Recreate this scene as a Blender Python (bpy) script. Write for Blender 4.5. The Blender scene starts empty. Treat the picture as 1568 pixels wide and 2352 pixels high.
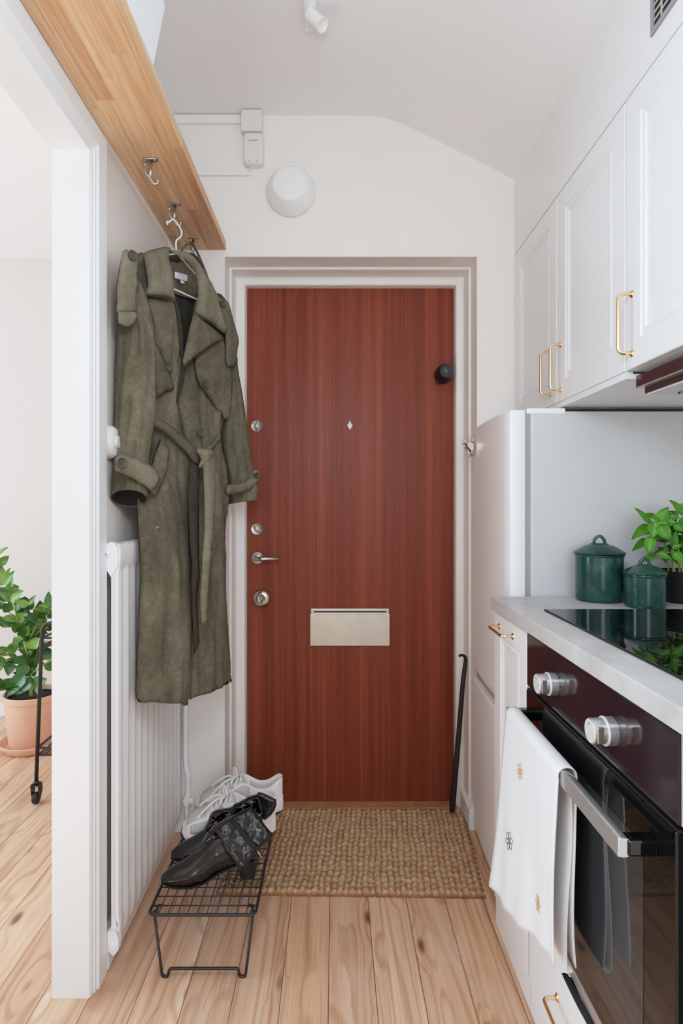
import bpy, bmesh, math, random
from mathutils import Vector, Matrix, noise
from mathutils.geometry import delaunay_2d_cdt
random.seed(7)
F, VX, VY, EYE = 1330.0, 768.0, 1160.0, 1.18
COL = bpy.context.scene.collection
PI = math.pi

def P(px, py, Y):
    return Vector(((px - VX) * Y / F, Y, EYE - (py - VY) * Y / F))
def PZ(px, py, z):
    return P(px, py, F * (EYE - z) / (py - VY))
def lin(c):
    c = c / 255.0
    return c / 12.92 if c <= 0.04045 else ((c + 0.055) / 1.055) ** 2.4
def rgb(r, g, b):
    return (lin(r), lin(g), lin(b), 1.0)

# ---------------------------------------------------------------- materials
class G:
    def __init__(s, name):
        s.m = bpy.data.materials.new(name); s.m.use_nodes = True
        s.nt = s.m.node_tree; s.b = s.nt.nodes['Principled BSDF']
    def n(s, t, props=None, **ins):
        nd = s.nt.nodes.new(t)
        for k, v in (props or {}).items(): setattr(nd, k, v)
        for k, v in ins.items():
            key = int(k[1:]) if k[0] == '_' and k[1:].isdigit() else k.replace('_', ' ')
            s.set(nd.inputs[key], v)
        return nd
    def set(s, sock, v):
        if isinstance(v, bpy.types.NodeSocket): s.nt.links.new(v, sock)
        else: sock.default_value = v
    def math(s, op, a, b=0.0, c=None):
        nd = s.n('ShaderNodeMath', {'operation': op}, _0=a, _1=b)
        if c is not None: s.set(nd.inputs[2], c)
        return nd.outputs[0]
    def mix(s, f, a, b, mode='MIX'):
        nd = s.n('ShaderNodeMix', {'data_type': 'RGBA', 'blend_type': mode})
        s.set(nd.inputs[0], f); s.set(nd.inputs[6], a); s.set(nd.inputs[7], b)
        return nd.outputs[2]
    def ramp(s, f, *stops):
        nd = s.n('ShaderNodeValToRGB'); s.set(nd.inputs[0], f)
        e = nd.color_ramp.elements
        while len(e) < len(stops): e.new(0.5)
        for i, (p, c) in enumerate(stops):
            e[i].position = p; e[i].color = c if len(c) == 4 else (*c, 1)
        return nd.outputs[0]
    def obj(s): return s.n('ShaderNodeTexCoord').outputs['Object']
    def xyz(s, v=None):
        nd = s.n('ShaderNodeSeparateXYZ', _0=v or s.obj()); return nd.outputs
    def comb(s, x=0.0, y=0.0, z=0.0):
        return s.n('ShaderNodeCombineXYZ', _0=x, _1=y, _2=z).outputs[0]
    def scale(s, v, k):
        return s.n('ShaderNodeMapping', Vector=v, Scale=k).outputs[0]
    def noise(s, v, sc=5.0, det=4.0, rough=.55, dist=0.0):
        return s.n('ShaderNodeTexNoise', Vector=v, Scale=sc, Detail=det, Roughness=rough, Distortion=dist).outputs[0]
    def vor(s, v, sc):
        return s.n('ShaderNodeTexVoronoi', Vector=v, Scale=sc).outputs
    def white(s, v):
        return s.n('ShaderNodeTexWhiteNoise', {'noise_dimensions': '3D'}, Vector=v).outputs
    def bump(s, h, st=.3, dist=.002):
        s.set(s.b.inputs['Normal'], s.n('ShaderNodeBump', Strength=st, Distance=dist, Height=h).outputs[0])
    def p(s, **k):
        for a, v in k.items(): s.set(s.b.inputs[a.replace('_', ' ')], v)
        return s.m

def mat(name, col, rough=.5, metal=0., spec=.5, var=0., vscale=6., bump=0., bscale=200., bdist=.001, coat=0., sheen=0.):
    g = G(name); v = g.obj()
    if var:
        f = g.noise(v, vscale, 5)
        d = tuple(max(0, c * (1 - var)) for c in col[:3]) + (1,)
        l = tuple(min(1, c * (1 + var * .6)) for c in col[:3]) + (1,)
        g.set(g.b.inputs['Base Color'], g.ramp(f, (.32, d), (.68, l)))
    else: g.p(Base_Color=col)
    g.p(Roughness=rough, Metallic=metal)
    g.b.inputs['Specular IOR Level'].default_value = spec
    if coat: g.p(Coat_Weight=coat, Coat_Roughness=.08)
    if sheen: g.p(Sheen_Weight=sheen, Sheen_Roughness=.6)
    if bump: g.bump(g.noise(v, bscale, 3), bump, bdist)
    return g.m

M = {}
M['wall'] = mat('wall paint warm white', rgb(238, 230, 223), .7, var=.02, vscale=2, bump=.12, bscale=60)
M['ceil'] = mat('ceiling paint', rgb(238, 235, 234), .8, var=.02, vscale=2, bump=.1, bscale=80)
M['wall2'] = mat('pale beige wall paint', rgb(220, 213, 207), .8, var=.02, vscale=2)
M['ceil2'] = mat('bright ceiling paint', rgb(244, 243, 241), .8)
M['trim'] = mat('white gloss trim paint', rgb(240, 239, 238), .38, var=.015, vscale=3, bump=.1, bscale=25)
M['frame'] = mat('door frame paint', rgb(238, 232, 226), .45, var=.02, vscale=3, bump=.08, bscale=30)
M['cab'] = mat('white cabinet foil', rgb(230, 230, 230), .35, bump=.03, bscale=20)
M['cab2'] = mat('white cabinet foil lightened', rgb(246, 246, 246), .35, bump=.03, bscale=20)  # same foil as wall units; brighter light put into the base units' colour
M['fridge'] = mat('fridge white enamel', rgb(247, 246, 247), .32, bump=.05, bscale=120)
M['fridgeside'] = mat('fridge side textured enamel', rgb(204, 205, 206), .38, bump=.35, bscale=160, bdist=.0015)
M['seal'] = mat('grey door seal', rgb(150, 152, 155), .5)
M['rad'] = mat('radiator enamel', rgb(247, 245, 243), .3, bump=.06, bscale=40)
M['brass'] = mat('polished brass', rgb(242, 212, 170), .22, metal=1)
M['steel'] = mat('brushed steel', rgb(190, 186, 180), .3, metal=1, bump=.05, bscale=300)
M['nickel'] = mat('worn nickel', rgb(196, 188, 178), .22, metal=1, var=.25, vscale=40)
M['plate'] = mat('brushed letter plate steel', rgb(196, 188, 176), .38, metal=1, var=.12, vscale=8)
M['chrome'] = mat('chrome', rgb(205, 200, 195), .12, metal=1)
M['black'] = mat('matt black plastic', rgb(24, 23, 25), .45)
M['blackwire'] = mat('black powder coat wire', rgb(38, 37, 39), .42, bump=.1, bscale=300)
M['plastic'] = mat('aged white plastic', rgb(226, 221, 211), .45)
M['lampglass'] = mat('opal lamp glass', rgb(238, 236, 232), .3)
M['whitewire'] = mat('white coated wire', rgb(240, 238, 236), .4)
M['glass'] = mat('black ceramic glass', rgb(9, 10, 11), .03, spec=.6)
M['ovenpanel'] = mat('dark aubergine glass panel', rgb(36, 26, 31), .1, spec=.5)
M['ovenglass'] = mat('black oven door glass', rgb(8, 8, 9), .04, spec=.6)
M['ovenwin'] = mat('smoked oven window', rgb(46, 48, 50), .05, spec=.6)
M['ovenin'] = mat('brown hood strip', rgb(62, 40, 40), .2)
M['silver'] = mat('satin silver', rgb(205, 204, 204), .34, metal=.8)
M['silverface'] = mat('pale silver face', rgb(222, 223, 224), .4, metal=.3)
M['ink'] = mat('black print', rgb(16, 12, 14), .5)
M['greyink'] = mat('grey print', rgb(140, 138, 142), .6)
M['label'] = mat('white satin label', rgb(222, 221, 224), .6)
M['lining'] = mat('dark plum lining', rgb(66, 58, 58), .6, var=.2, vscale=20)
M['cufflining'] = mat('cuff lining in shade', rgb(30, 27, 22), .9)  # shade inside the open cuff put into its colour
M['patent'] = mat('black patent leather', rgb(4, 4, 5), .11, spec=.7, bump=.3, bscale=20, bdist=.006)
M['patent2'] = mat('black shaft leather', rgb(12, 13, 14), .28, spec=.55, bump=.14, bscale=22, bdist=.005)
M['tape'] = mat('black zip tape', rgb(14, 14, 15), .7)
M['sole'] = mat('black sole', rgb(14, 13, 13), .6)
M['snk'] = mat('white sneaker leather', rgb(232, 228, 226), .5, bump=.1, bscale=120)
M['snkgrey'] = mat('pale grey sneaker lining', rgb(205, 201, 198), .8, bump=.2, bscale=300)
M['snksole'] = mat('white foam sole', rgb(235, 231, 231), .55)
M['lace'] = mat('white lace', rgb(236, 233, 229), .8, bump=.3, bscale=500)
M['terra'] = mat('terracotta', rgb(230, 184, 160), .75, var=.05, vscale=10)
M['soil'] = mat('dark soil', rgb(40, 30, 24), .95, bump=.8, bscale=80, bdist=.01)
M['stem'] = mat('green stem', rgb(150, 170, 96), .6)
M['bark'] = mat('brown stem bark', rgb(120, 96, 66), .8)
M['boxw'] = mat('white card box', rgb(238, 239, 240), .55)
M['strap'] = mat('taupe leather strap', rgb(120, 100, 84), .55, var=.1, vscale=30)
M['towel'] = mat('white cotton towel', rgb(236, 233, 232), .9, bump=.3, bscale=700, bdist=.0006)
M['gold'] = mat('ochre thread', rgb(196, 150, 84), .8)
M['thread'] = mat('dark thread', rgb(70, 66, 68), .8)
M['dust'] = mat('dark felt', rgb(26, 27, 29), .9, bump=.6, bscale=90, bdist=.004)
M['rubber'] = mat('dark rubber', rgb(34, 33, 34), .6)
M['button'] = mat('olive horn button', rgb(78, 74, 60), .3)
M['vent'] = mat('grey vent paint', rgb(140, 138, 142), .45)
M['ventdark'] = mat('dark vent cavity', rgb(26, 22, 20), .9)
M['slat'] = mat('vent slat', rgb(190, 184, 176), .5)
M['oakth'] = mat('oak threshold', rgb(176, 128, 88), .5, var=.2, vscale=25)

def mk_floor():
    g = G('pine plank floor'); x, y, z = g.xyz()
    W = .1145
    xs = g.math('DIVIDE', g.math('ADD', x, .0145 + 10 * W), W)
    idx = g.math('FLOOR', xs); fr = g.math('FRACT', xs)
    r = g.white(g.comb(idx, 3.7, 0))[0]
    r2 = g.white(g.comb(idx, 9.1, 2))[0]
    off = g.math('MULTIPLY', r, 37.0)
    v = g.comb(x, g.math('ADD', y, off), off)
    # knots: stretched voronoi cells, thinned out at random
    vk = g.vor(g.scale(v, (13.0, 5.2, 1.0)), 1.0)
    kd = vk['Distance']; kr = g.n('ShaderNodeSeparateColor', Color=vk['Color']).outputs[0]
    keep = g.math('LESS_THAN', kr, .55)
    knot = g.math('MULTIPLY', keep, g.n('ShaderNodeMapRange', Value=kd, From_Min=.08, From_Max=.2, To_Min=1., To_Max=0.).outputs[0])
    halo = g.math('MULTIPLY', keep, g.n('ShaderNodeMapRange', Value=kd, From_Min=.1, From_Max=.6, To_Min=1., To_Max=0.).outputs[0])
    # flame grain: rings of a distorted field
    warp = g.noise(g.scale(v, (6, .42, 1)), 1.0, 2)
    warp2 = g.math('ADD', warp, g.math('MULTIPLY', halo, .13))
    ring = g.math('SINE', g.math('ADD', g.math('MULTIPLY', warp2, 58.0), g.math('MULTIPLY', fr, 16.0)))
    fine = g.noise(g.scale(v, (260, 5, 1)), 1.0, 4)
    mid = g.noise(g.scale(v, (30, 1.3, 1)), 1.0, 4)
    c0 = g.ramp(g.math('ADD', g.math('MULTIPLY', mid, .62), g.math('MULTIPLY', fine, .38)),
                (.3, rgb(196, 154, 122)), (.5, rgb(230, 194, 166)), (.7, rgb(246, 221, 198)))
    c1 = g.mix(g.n('ShaderNodeMapRange', Value=ring, From_Min=.25, From_Max=1., To_Min=0., To_Max=.42).outputs[0], c0, rgb(172, 120, 84))
    tone = g.ramp(r2, (0., rgb(225, 212, 202)), (.5, rgb(250, 246, 242)), (1., rgb(236, 222, 208)))
    c2 = g.mix(1.0, c1, tone, 'MULTIPLY')
    wear = g.noise(g.comb(g.math('MULTIPLY', x, 5.0), g.math('MULTIPLY', y, 2.0), 0.0), 1.0, 3)
    c2 = g.mix(g.n('ShaderNodeMapRange', Value=wear, From_Min=.48, From_Max=.7, To_Min=0., To_Max=.35).outputs[0], c2, rgb(232, 208, 186))
    c3 = g.mix(g.math('MULTIPLY', knot, .85), c2, rgb(96, 54, 32))
    gap = g.math('GREATER_THAN', g.math('ABSOLUTE', g.math('SUBTRACT', fr, .5)), .4905)
    c4 = g.mix(g.math('MULTIPLY', gap, .8), c3, rgb(70, 44, 30))
    g.bump(g.math('SUBTRACT', g.math('MULTIPLY', fine, .2), gap), .35, .002)
    return g.p(Base_Color=c4, Roughness=.55)
M['floor'] = mk_floor()

def mk_oak():
    g = G('oiled oak staves'); x, y, z = g.xyz()
    xs = g.math('DIVIDE', g.math('ADD', x, 5.0), .0415); i = g.math('FLOOR', xs)
    r0 = g.white(g.comb(i, 1.3, 0))[0]
    ys = g.math('ADD', g.math('DIVIDE', y, .62), g.math('MULTIPLY', r0, 7.0)); j = g.math('FLOOR', ys)
    r = g.white(g.comb(i, j, 4.0))[0]
    v = g.comb(x, g.math('ADD', y, g.math('MULTIPLY', r, 21.0)), g.math('ADD', z, g.math('MULTIPLY', r, 9.0)))
    f = g.noise(g.scale(v, (55, 2.4, 55)), 1., 5, .6, .6)
    f2 = g.noise(g.scale(v, (220, 6, 220)), 1., 4)
    c = g.ramp(g.math('ADD', g.math('MULTIPLY', f, .65), g.math('MULTIPLY', f2, .35)),
               (.3, rgb(186, 142, 104)), (.52, rgb(224, 184, 146)), (.75, rgb(244, 214, 180)))
    c = g.mix(1., c, g.ramp(r, (0., rgb(226, 208, 190)), (.5, rgb(246, 240, 232)), (1., rgb(255, 253, 250))), 'MULTIPLY')
    g.bump(f2, .1, .001)
    return g.p(Base_Color=c, Roughness=.42)
M['oak'] = mk_oak()

def mk_door():
    g = G('mahogany veneer'); x, y, z = g.xyz()
    w = g.noise(g.comb(g.math('MULTIPLY', x, 3.), 0., g.math('MULTIPLY', z, 1.2)), 1., 2)
    xx = g.math('ADD', x, g.math('MULTIPLY', w, .02))
    f1 = g.noise(g.comb(g.math('MULTIPLY', xx, 26.), 0., g.math('MULTIPLY', z, .35)), 1., 3)
    f2 = g.noise(g.comb(g.math('MULTIPLY', xx, 160.), 0., g.math('MULTIPLY', z, 1.2)), 1., 4, .7)
    f3 = g.noise(g.comb(g.math('MULTIPLY', xx, 420.), 3., g.math('MULTIPLY', z, 16.)), 1., 3, .7)
    f = g.math('ADD', g.math('ADD', g.math('MULTIPLY', f1, .42), g.math('MULTIPLY', f2, .4)), g.math('MULTIPLY', f3, .18))
    c = g.ramp(f, (.34, rgb(98, 42, 25)), (.5, rgb(124, 59, 38)), (.66, rgb(150, 79, 53)))
    g.bump(f3, .12, .0006)
    g.b.inputs['Specular IOR Level'].default_value = .22
    return g.p(Base_Color=c, Roughness=.42)
M['door'] = mk_door()

def mk_counter():
    g = G('pale grey stone laminate'); v = g.obj()
    f = g.noise(v, 9., 6, .6, .8); f2 = g.noise(v, 70., 4)
    c = g.ramp(g.math('ADD', g.math('MULTIPLY', f, .75), g.math('MULTIPLY', f2, .25)), (.3, rgb(172, 170, 168)), (.7, rgb(204, 202, 201)))
    return g.p(Base_Color=c, Roughness=.42)
M['counter'] = mk_counter()

def mk_enamel():
    g = G('speckled green enamel'); v = g.obj()
    s = g.noise(v, 900., 3, .7); f = g.noise(v, 20., 3)
    c = g.ramp(g.math('ADD', g.math('MULTIPLY', s, .7), g.math('MULTIPLY', f, .3)), (.4, rgb(18, 48, 42)), (.56, rgb(38, 76, 68)), (.7, rgb(96, 136, 124)))
    return g.p(Base_Color=c, Roughness=.13)
M['enamel'] = mk_enamel()

def mk_suede(name, dk, md, lt):
    g = G(name); v = g.obj()
    f = g.noise(g.scale(v, (1, 1, .6)), 9., 7, .66, .4); f2 = g.noise(v, 70., 4, .6, .5)
    c = g.ramp(g.math('ADD', g.math('MULTIPLY', f, .7), g.math('MULTIPLY', f2, .3)), (.32, dk), (.5, md), (.7, lt))
    g.bump(g.noise(v, 420., 3), .25, .0012)
    g.b.inputs['Specular IOR Level'].default_value = .15
    return g.p(Base_Color=c, Roughness=.92)
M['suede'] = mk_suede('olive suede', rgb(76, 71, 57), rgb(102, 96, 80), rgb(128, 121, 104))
M['suedelt'] = mk_suede('olive suede lit parts', rgb(98, 92, 76), rgb(120, 114, 97), rgb(140, 134, 116))  # lighter suede copy; light on collar, straps and knot put into the colour
M['suededk'] = mk_suede('olive suede shadow side', rgb(46, 42, 34), rgb(60, 56, 46), rgb(74, 69, 57))  # darker suede: shade of hidden faces put into the colour; also edge and stitching

def mk_jute():
    g = G('braided jute'); v = g.obj(); x, y, z = g.xyz(v)
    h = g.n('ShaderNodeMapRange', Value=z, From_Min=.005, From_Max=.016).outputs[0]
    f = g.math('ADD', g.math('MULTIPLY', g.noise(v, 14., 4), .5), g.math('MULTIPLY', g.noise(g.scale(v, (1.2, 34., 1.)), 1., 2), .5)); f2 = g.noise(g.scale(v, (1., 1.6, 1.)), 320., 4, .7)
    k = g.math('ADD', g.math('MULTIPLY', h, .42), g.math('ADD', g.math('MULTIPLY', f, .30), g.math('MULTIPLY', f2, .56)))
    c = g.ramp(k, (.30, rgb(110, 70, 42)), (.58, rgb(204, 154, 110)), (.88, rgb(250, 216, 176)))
    g.bump(f2, .9, .006)
    return g.p(Base_Color=c, Roughness=.95)
M['jute'] = mk_jute()

def mk_leaf(name, a, b, rough):
    g = G(name); v = g.obj()
    f = g.noise(v, 14., 3)
    c = g.ramp(f, (.3, a), (.7, b))
    g.bump(g.noise(v, 90., 2), .25, .003)
    g.p(Subsurface_Weight=.0)
    return g.p(Base_Color=c, Roughness=rough)
M['leaf'] = mk_leaf('waxy green leaf', rgb(64, 112, 44), rgb(124, 160, 74), .35)
M['leafdk'] = mk_leaf('deep green leaf', rgb(44, 92, 44), rgb(84, 128, 76), .35)
M['basil'] = mk_leaf('basil leaf', rgb(40, 100, 6), rgb(88, 150, 22), .33)

def mk_mesh():
    g = G('perforated sneaker mesh'); v = g.obj()
    d = g.vor(v, 420.)['Distance']
    hole = g.n('ShaderNodeMapRange', Value=d, From_Min=.2, From_Max=.4, To_Min=1., To_Max=0.).outputs[0]
    c = g.mix(hole, rgb(206, 202, 198), rgb(120, 117, 114))
    g.bump(d, .5, .001)
    return g.p(Base_Color=c, Roughness=.85)
M['snkmesh'] = mk_mesh()

# ---------------------------------------------------------------- mesh building
class MB:
    def __init__(s): s.v = []; s.f = []
    def add(s, vs, fs):
        o = len(s.v); s.v += [Vector(v) for v in vs]; s.f += [[i + o for i in f] for f in fs]; return s
    def bm(s, b):
        b.verts.ensure_lookup_table(); b.verts.index_update()
        s.add([v.co.copy() for v in b.verts], [[v.index for v in f.verts] for f in b.faces]); b.free(); return s
    def box(s, x0, x1, y0, y1, z0, z1, bev=0., seg=2, mtx=None):
        b = bmesh.new(); bmesh.ops.create_cube(b, size=1)
        sz = (x1 - x0, y1 - y0, z1 - z0)
        for v in b.verts:
            v.co = Vector(((x0 + x1) / 2 + v.co.x * sz[0], (y0 + y1) / 2 + v.co.y * sz[1], (z0 + z1) / 2 + v.co.z * sz[2]))
        if bev:
            bmesh.ops.bevel(b, geom=list(b.edges), offset=min(bev, min(map(abs, sz)) * .45), segments=seg, affect='EDGES', profile=.5)
        if mtx: bmesh.ops.transform(b, matrix=mtx, verts=b.verts)
        return s.bm(b)
    def loft(s, rings, closed=True, cap0=True, cap1=True):
        o = len(s.v); n = len(rings[0])
        for r in rings: s.v += [Vector(p) for p in r]
        m = n if closed else n - 1
        for i in range(len(rings) - 1):
            for j in range(m):
                a = o + i * n + j; b = o + i * n + (j + 1) % n
                s.f.append([a, b, b + n, a + n])
        if closed and cap0: s.f.append([o + j for j in range(n)][::-1])
        if closed and cap1: s.f.append([o + (len(rings) - 1) * n + j for j in range(n)])
        return s
    def tube(s, pts, r, seg=8, closed=False, cap=True):
        pts = [Vector(p) for p in pts]; n = len(pts)
        tg = []
        for i in range(n):
            a = pts[i - 1] if (i or closed) else pts[i]; b = pts[(i + 1) % n] if (i < n - 1 or closed) else pts[i]
            tg.append((b - a).normalized())
        up = Vector((0, 0, 1)) if abs(tg[0].z) < .9 else Vector((1, 0, 0))
        nrm = (up - tg[0] * up.dot(tg[0])).normalized(); rings = []
        for i in range(n):
            nrm = (nrm - tg[i] * nrm.dot(tg[i])).normalized(); bi = tg[i].cross(nrm)
            rr = r[i] if isinstance(r, (list, tuple)) else r
            rings.append([pts[i] + (nrm * math.cos(2 * PI * k / seg) + bi * math.sin(2 * PI * k / seg)) * rr for k in range(seg)])
        if closed: rings.append(rings[0])
        return s.loft(rings, True, cap and not closed, cap and not closed)
    def lathe(s, prof, c=(0, 0, 0), axis=(0, 0, 1), seg=32, cap=True):
        ax = Vector(axis).normalized()
        q = Vector((1, 0, 0)) if abs(ax.x) < .9 else Vector((0, 1, 0))
        e1 = (q - ax * q.dot(ax)).normalized(); e2 = ax.cross(e1); c = Vector(c)
        rings = [[c + ax * h + (e1 * math.cos(2 * PI * k / seg) + e2 * math.sin(2 * PI * k / seg)) * max(r, 1e-5) for k in range(seg)] for r, h in prof]
        return s.loft(rings, True, cap, cap)
    def quad(s, a, b, c, d): return s.add([a, b, c, d], [[0, 1, 2, 3]])
    def build(s, name, m, parent=None, smooth=False, origin=None, angle=None):
        me = bpy.data.meshes.new(name)
        off = Vector(origin) if origin is not None else Vector((0, 0, 0))
        if parent is not None: off = Vector(wl(parent))
        me.from_pydata([v - off for v in s.v], [], s.f)
        b = bmesh.new(); b.from_mesh(me); bmesh.ops.recalc_face_normals(b, faces=b.faces); b.to_mesh(me); b.free()
        me.materials.append(m)
        if smooth:
            for p in me.polygons: p.use_smooth = True
            if angle is not None: me.set_sharp_from_angle(angle=math.radians(angle))
        o = bpy.data.objects.new(name, me); COL.objects.link(o)
        if parent is not None: o.parent = parent
        else: o.location = off
        return o
def wl(o):
    l = Vector((0, 0, 0))
    while o is not None: l += o.location; o = o.parent
    return l
def fillet(pts, rad, n=5):
    pts = [Vector(p) for p in pts]; out = [pts[0]]
    for i in range(1, len(pts) - 1):
        a, b, c = pts[i - 1], pts[i], pts[i + 1]
        d1 = (a - b); d2 = (c - b); r = min(rad, d1.length * .49, d2.length * .49)
        p = b + d1.normalized() * r; q = b + d2.normalized() * r
        for k in range(n + 1):
            t = k / n; out.append(p * (1 - t) ** 2 + b * 2 * t * (1 - t) + q * t * t)
    return out + [pts[-1]]
def spline(pts, n=6, closed=False):
    pts = [Vector(p) for p in pts]; m = len(pts); out = []
    for i in range(m if closed else m - 1):
        g = lambda k: pts[k % m] if closed else pts[min(max(k, 0), m - 1)]
        p0, p1, p2, p3 = g(i - 1), g(i), g(i + 1), g(i + 2)
        for k in range(n):
            t = k / n
            out.append(.5 * (2 * p1 + (p2 - p0) * t + (2 * p0 - 5 * p1 + 4 * p2 - p3) * t * t + (3 * p1 - p0 - 3 * p2 + p3) * t ** 3))
    if not closed: out.append(pts[-1])
    return out
def thing(name, label, cat, loc=(0, 0, 0), group=None):
    o = bpy.data.objects.new(name, None); o.empty_display_size = .05; COL.objects.link(o); o.location = loc
    return tag(o, label, cat, group)
def tag(o, label=None, cat=None, group=None, kind=None):
    if label: o['label'] = label
    if cat: o['category'] = cat
    if group: o['group'] = group
    if kind: o['kind'] = kind
    return o
def struct(o, label=None, cat=None): return tag(o, label, cat, kind='structure')
def dup(root, loc, label):
    r = root.copy(); COL.objects.link(r); r.location = loc; r['label'] = label
    for ch in list(root.children):
        c = ch.copy(); COL.objects.link(c); c.parent = r
        for g2 in ch.children:
            d = g2.copy(); COL.objects.link(d); d.parent = c
    return r
def text_mb(txt, size, origin, ux, uy, lift=0.0004):
    cu = bpy.data.curves.new('t', 'FONT'); cu.body = txt; cu.size = size; cu.align_x = 'CENTER'; cu.align_y = 'CENTER'; cu.resolution_u = 2
    ob = bpy.data.objects.new('t', cu); COL.objects.link(ob)
    me = ob.evaluated_get(bpy.context.evaluated_depsgraph_get()).to_mesh()
    ux = Vector(ux).normalized(); uy = Vector(uy).normalized(); nz = ux.cross(uy); o = Vector(origin)
    mb = MB(); mb.add([o + ux * v.co.x + uy * v.co.y + nz * lift for v in me.vertices], [list(p.vertices) for p in me.polygons])
    ob.evaluated_get(bpy.context.evaluated_depsgraph_get()).to_mesh_clear()
    bpy.data.objects.remove(ob); bpy.data.curves.remove(cu)
    return mb
# ---------------------------------------------------------------- the setting
WB = 2.091          # back wall plane
XL, XR, XI = -.60, 1.06, -.663 # hall side walls, room face of the left wall
def S(name, mb, m, label, cat, smooth=False, angle=None):
    return struct(mb.build(name, m, smooth=smooth, angle=angle), label, cat)

S('floor', MB().box(-4.0, XR + .1, -2.3, 3.4, -.06, 0), M['floor'], 'worn pine plank floor running through hall and next room', 'floor')
# back wall with the door opening cut out of it
OX0, OX1, OZ = -.399, .517, 2.079
b = MB()
b.box(XL - .1, OX0, WB, 2.36, 0, 2.75).box(OX1, XR + .1, WB, 2.36, 0, 2.75).box(OX0, OX1, WB, 2.36, OZ, 2.75)
S('wall_back', b, M['wall'], 'cream wall around the red brown entrance door', 'wall')
# left wall with the doorway to the next room
b = MB()
JY, NY = 1.385, .42
b.box(XI, XL, JY + .012, 3.3, 0, 2.75).box(XI, XL, -2.3, NY - .012, 0, 2.75).box(XI, XL, NY - .012, JY + .012, 2.042, 2.75)
S('wall_left', b, M['wall'], 'white wall with the open doorway on the left', 'wall')
S('wall_right', MB().box(XR, XR + .1, -2.3, 2.3, 0, 2.75), M['wall'], 'white wall behind the kitchen units', 'wall')
# wall behind the camera with a kitchen window in it
b = MB(); Y0 = -2.3
b.box(XL - .09, -.35, Y0 - .15, Y0, 0, 2.75).box(.85, XR + .1, Y0 - .15, Y0, 0, 2.75).box(-.35, .85, Y0 - .15, Y0, 0, .75).box(-.35, .85, Y0 - .15, Y0, 2.2, 2.75)
S('wall_front', b, M['wall'], 'white wall with the kitchen window', 'wall')
b = MB()
for a in ((-.35, -.30, .75, 2.2), (.80, .85, .75, 2.2), (-.35, .85, .75, .80), (-.35, .85, 2.15, 2.2), (.225, .275, .75, 2.2)):
    b.box(a[0], a[1], Y0 - .1, Y0 - .05, a[2], a[3])
S('window_1', b, M['trim'], 'white kitchen window frame', 'window')
# next room
b = MB(); b.box(-4.1, XI, 3.25, 3.35, 0, 2.7)
S('wall_far', b, M['wall2'], 'pale beige far wall of the next room behind the potted plant', 'wall')
b = MB(); b.box(-4.1, -4., -2.3, .2, 0, 2.7).box(-4.1, -4., 2.4, 3.3, 0, 2.7).box(-4.1, -4., .2, 2.4, 0, .5).box(-4.1, -4., .2, 2.4, 2.35, 2.7)
S('wall_side', b, M['wall2'], 'side wall of the next room with a window', 'wall')
b = MB()
for a in ((.2, .26), (2.34, 2.4), (1.27, 1.33)): b.box(-4.07, -4.02, a[0], a[1], .5, 2.35)
b.box(-4.07, -4.02, .2, 2.4, .5, .56).box(-4.07, -4.02, .2, 2.4, 2.29, 2.35)
S('window_2', b, M['trim'], 'white window frame of the next room', 'window')
S('wall_near', MB().box(-4.1, XI, -2.4, -2.3, 0, 2.7), M['wall2'], 'near wall of the next room', 'wall')
# ceilings: the hall ceiling slopes down to the kitchen units in a soft curve
prof = [(XL - .05, 2.587), (0.08, 2.587), (.14, 2.584), (.19, 2.575), (.235, 2.561), (.28, 2.541), (.33, 2.516), (XR + .08, 2.108)]
b = MB(); n = len(prof)
vs = [(x, y, z) for y in (-2.3, 2.3) for x, z in prof] + [(x, y, 2.8) for y in (-2.3, 2.3) for x, z in prof]
fs = [[i, i + 1, n + i + 1, n + i] for i in range(n - 1)] + [[2 * n + i, 2 * n + i + 1, 3 * n + i + 1, 3 * n + i] for i in range(n - 1)]
fs += [[0, n, 3 * n, 2 * n], [n - 1, 2 * n - 1, 4 * n - 1, 3 * n - 1]]
b.add(vs, fs)
S('ceiling', b, M['ceil'], 'pale ceiling sloping down towards the kitchen units', 'ceiling', True, 30)
S('ceiling_room', MB().box(-4.1, XI, -2.3, 3.3, 2.56, 2.7), M['ceil2'], 'bright white ceiling of the next room', 'ceiling')

# frame of the entrance door: three stepped faces and the reveals between them
def frame_profile(layers):
    """layers: list of (Y, inset_left, inset_right, z_top); builds the stepped frame as one skin"""
    b = MB(); rings = []
    for Y, xl, xr, zt in layers:
        rings.append([(xl, Y, 0), (xl, Y, zt), (xr, Y, zt), (xr, Y, 0)])
    b.loft(rings, closed=False); return b
L = [(2.0895, OX0 - .001, OX1 + .001, OZ + .001), (2.0895, OX0 + .003, OX1 - .003, OZ - .003), (2.182, OX0 + .004, OX1 - .004, OZ - .004), (2.182, -.388, .506, 2.069), (2.188, -.386, .504, 2.067),
     (2.252, -.384, .502, 2.065), (2.258, -.378, .496, 2.058), (2.258, -.352, .477, 2.041), (2.262, -.349, .474, 2.038), (2.302, -.345, .471, 2.0365)]
S('trim_1', frame_profile(L), M['frame'], 'stepped white frame around the entrance door', 'door frame')
S('trim_2', MB().box(-.349, .474, 2.235, 2.288, -.001, .011, .003), M['oakth'], 'oak threshold strip under the entrance door', 'threshold')
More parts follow.
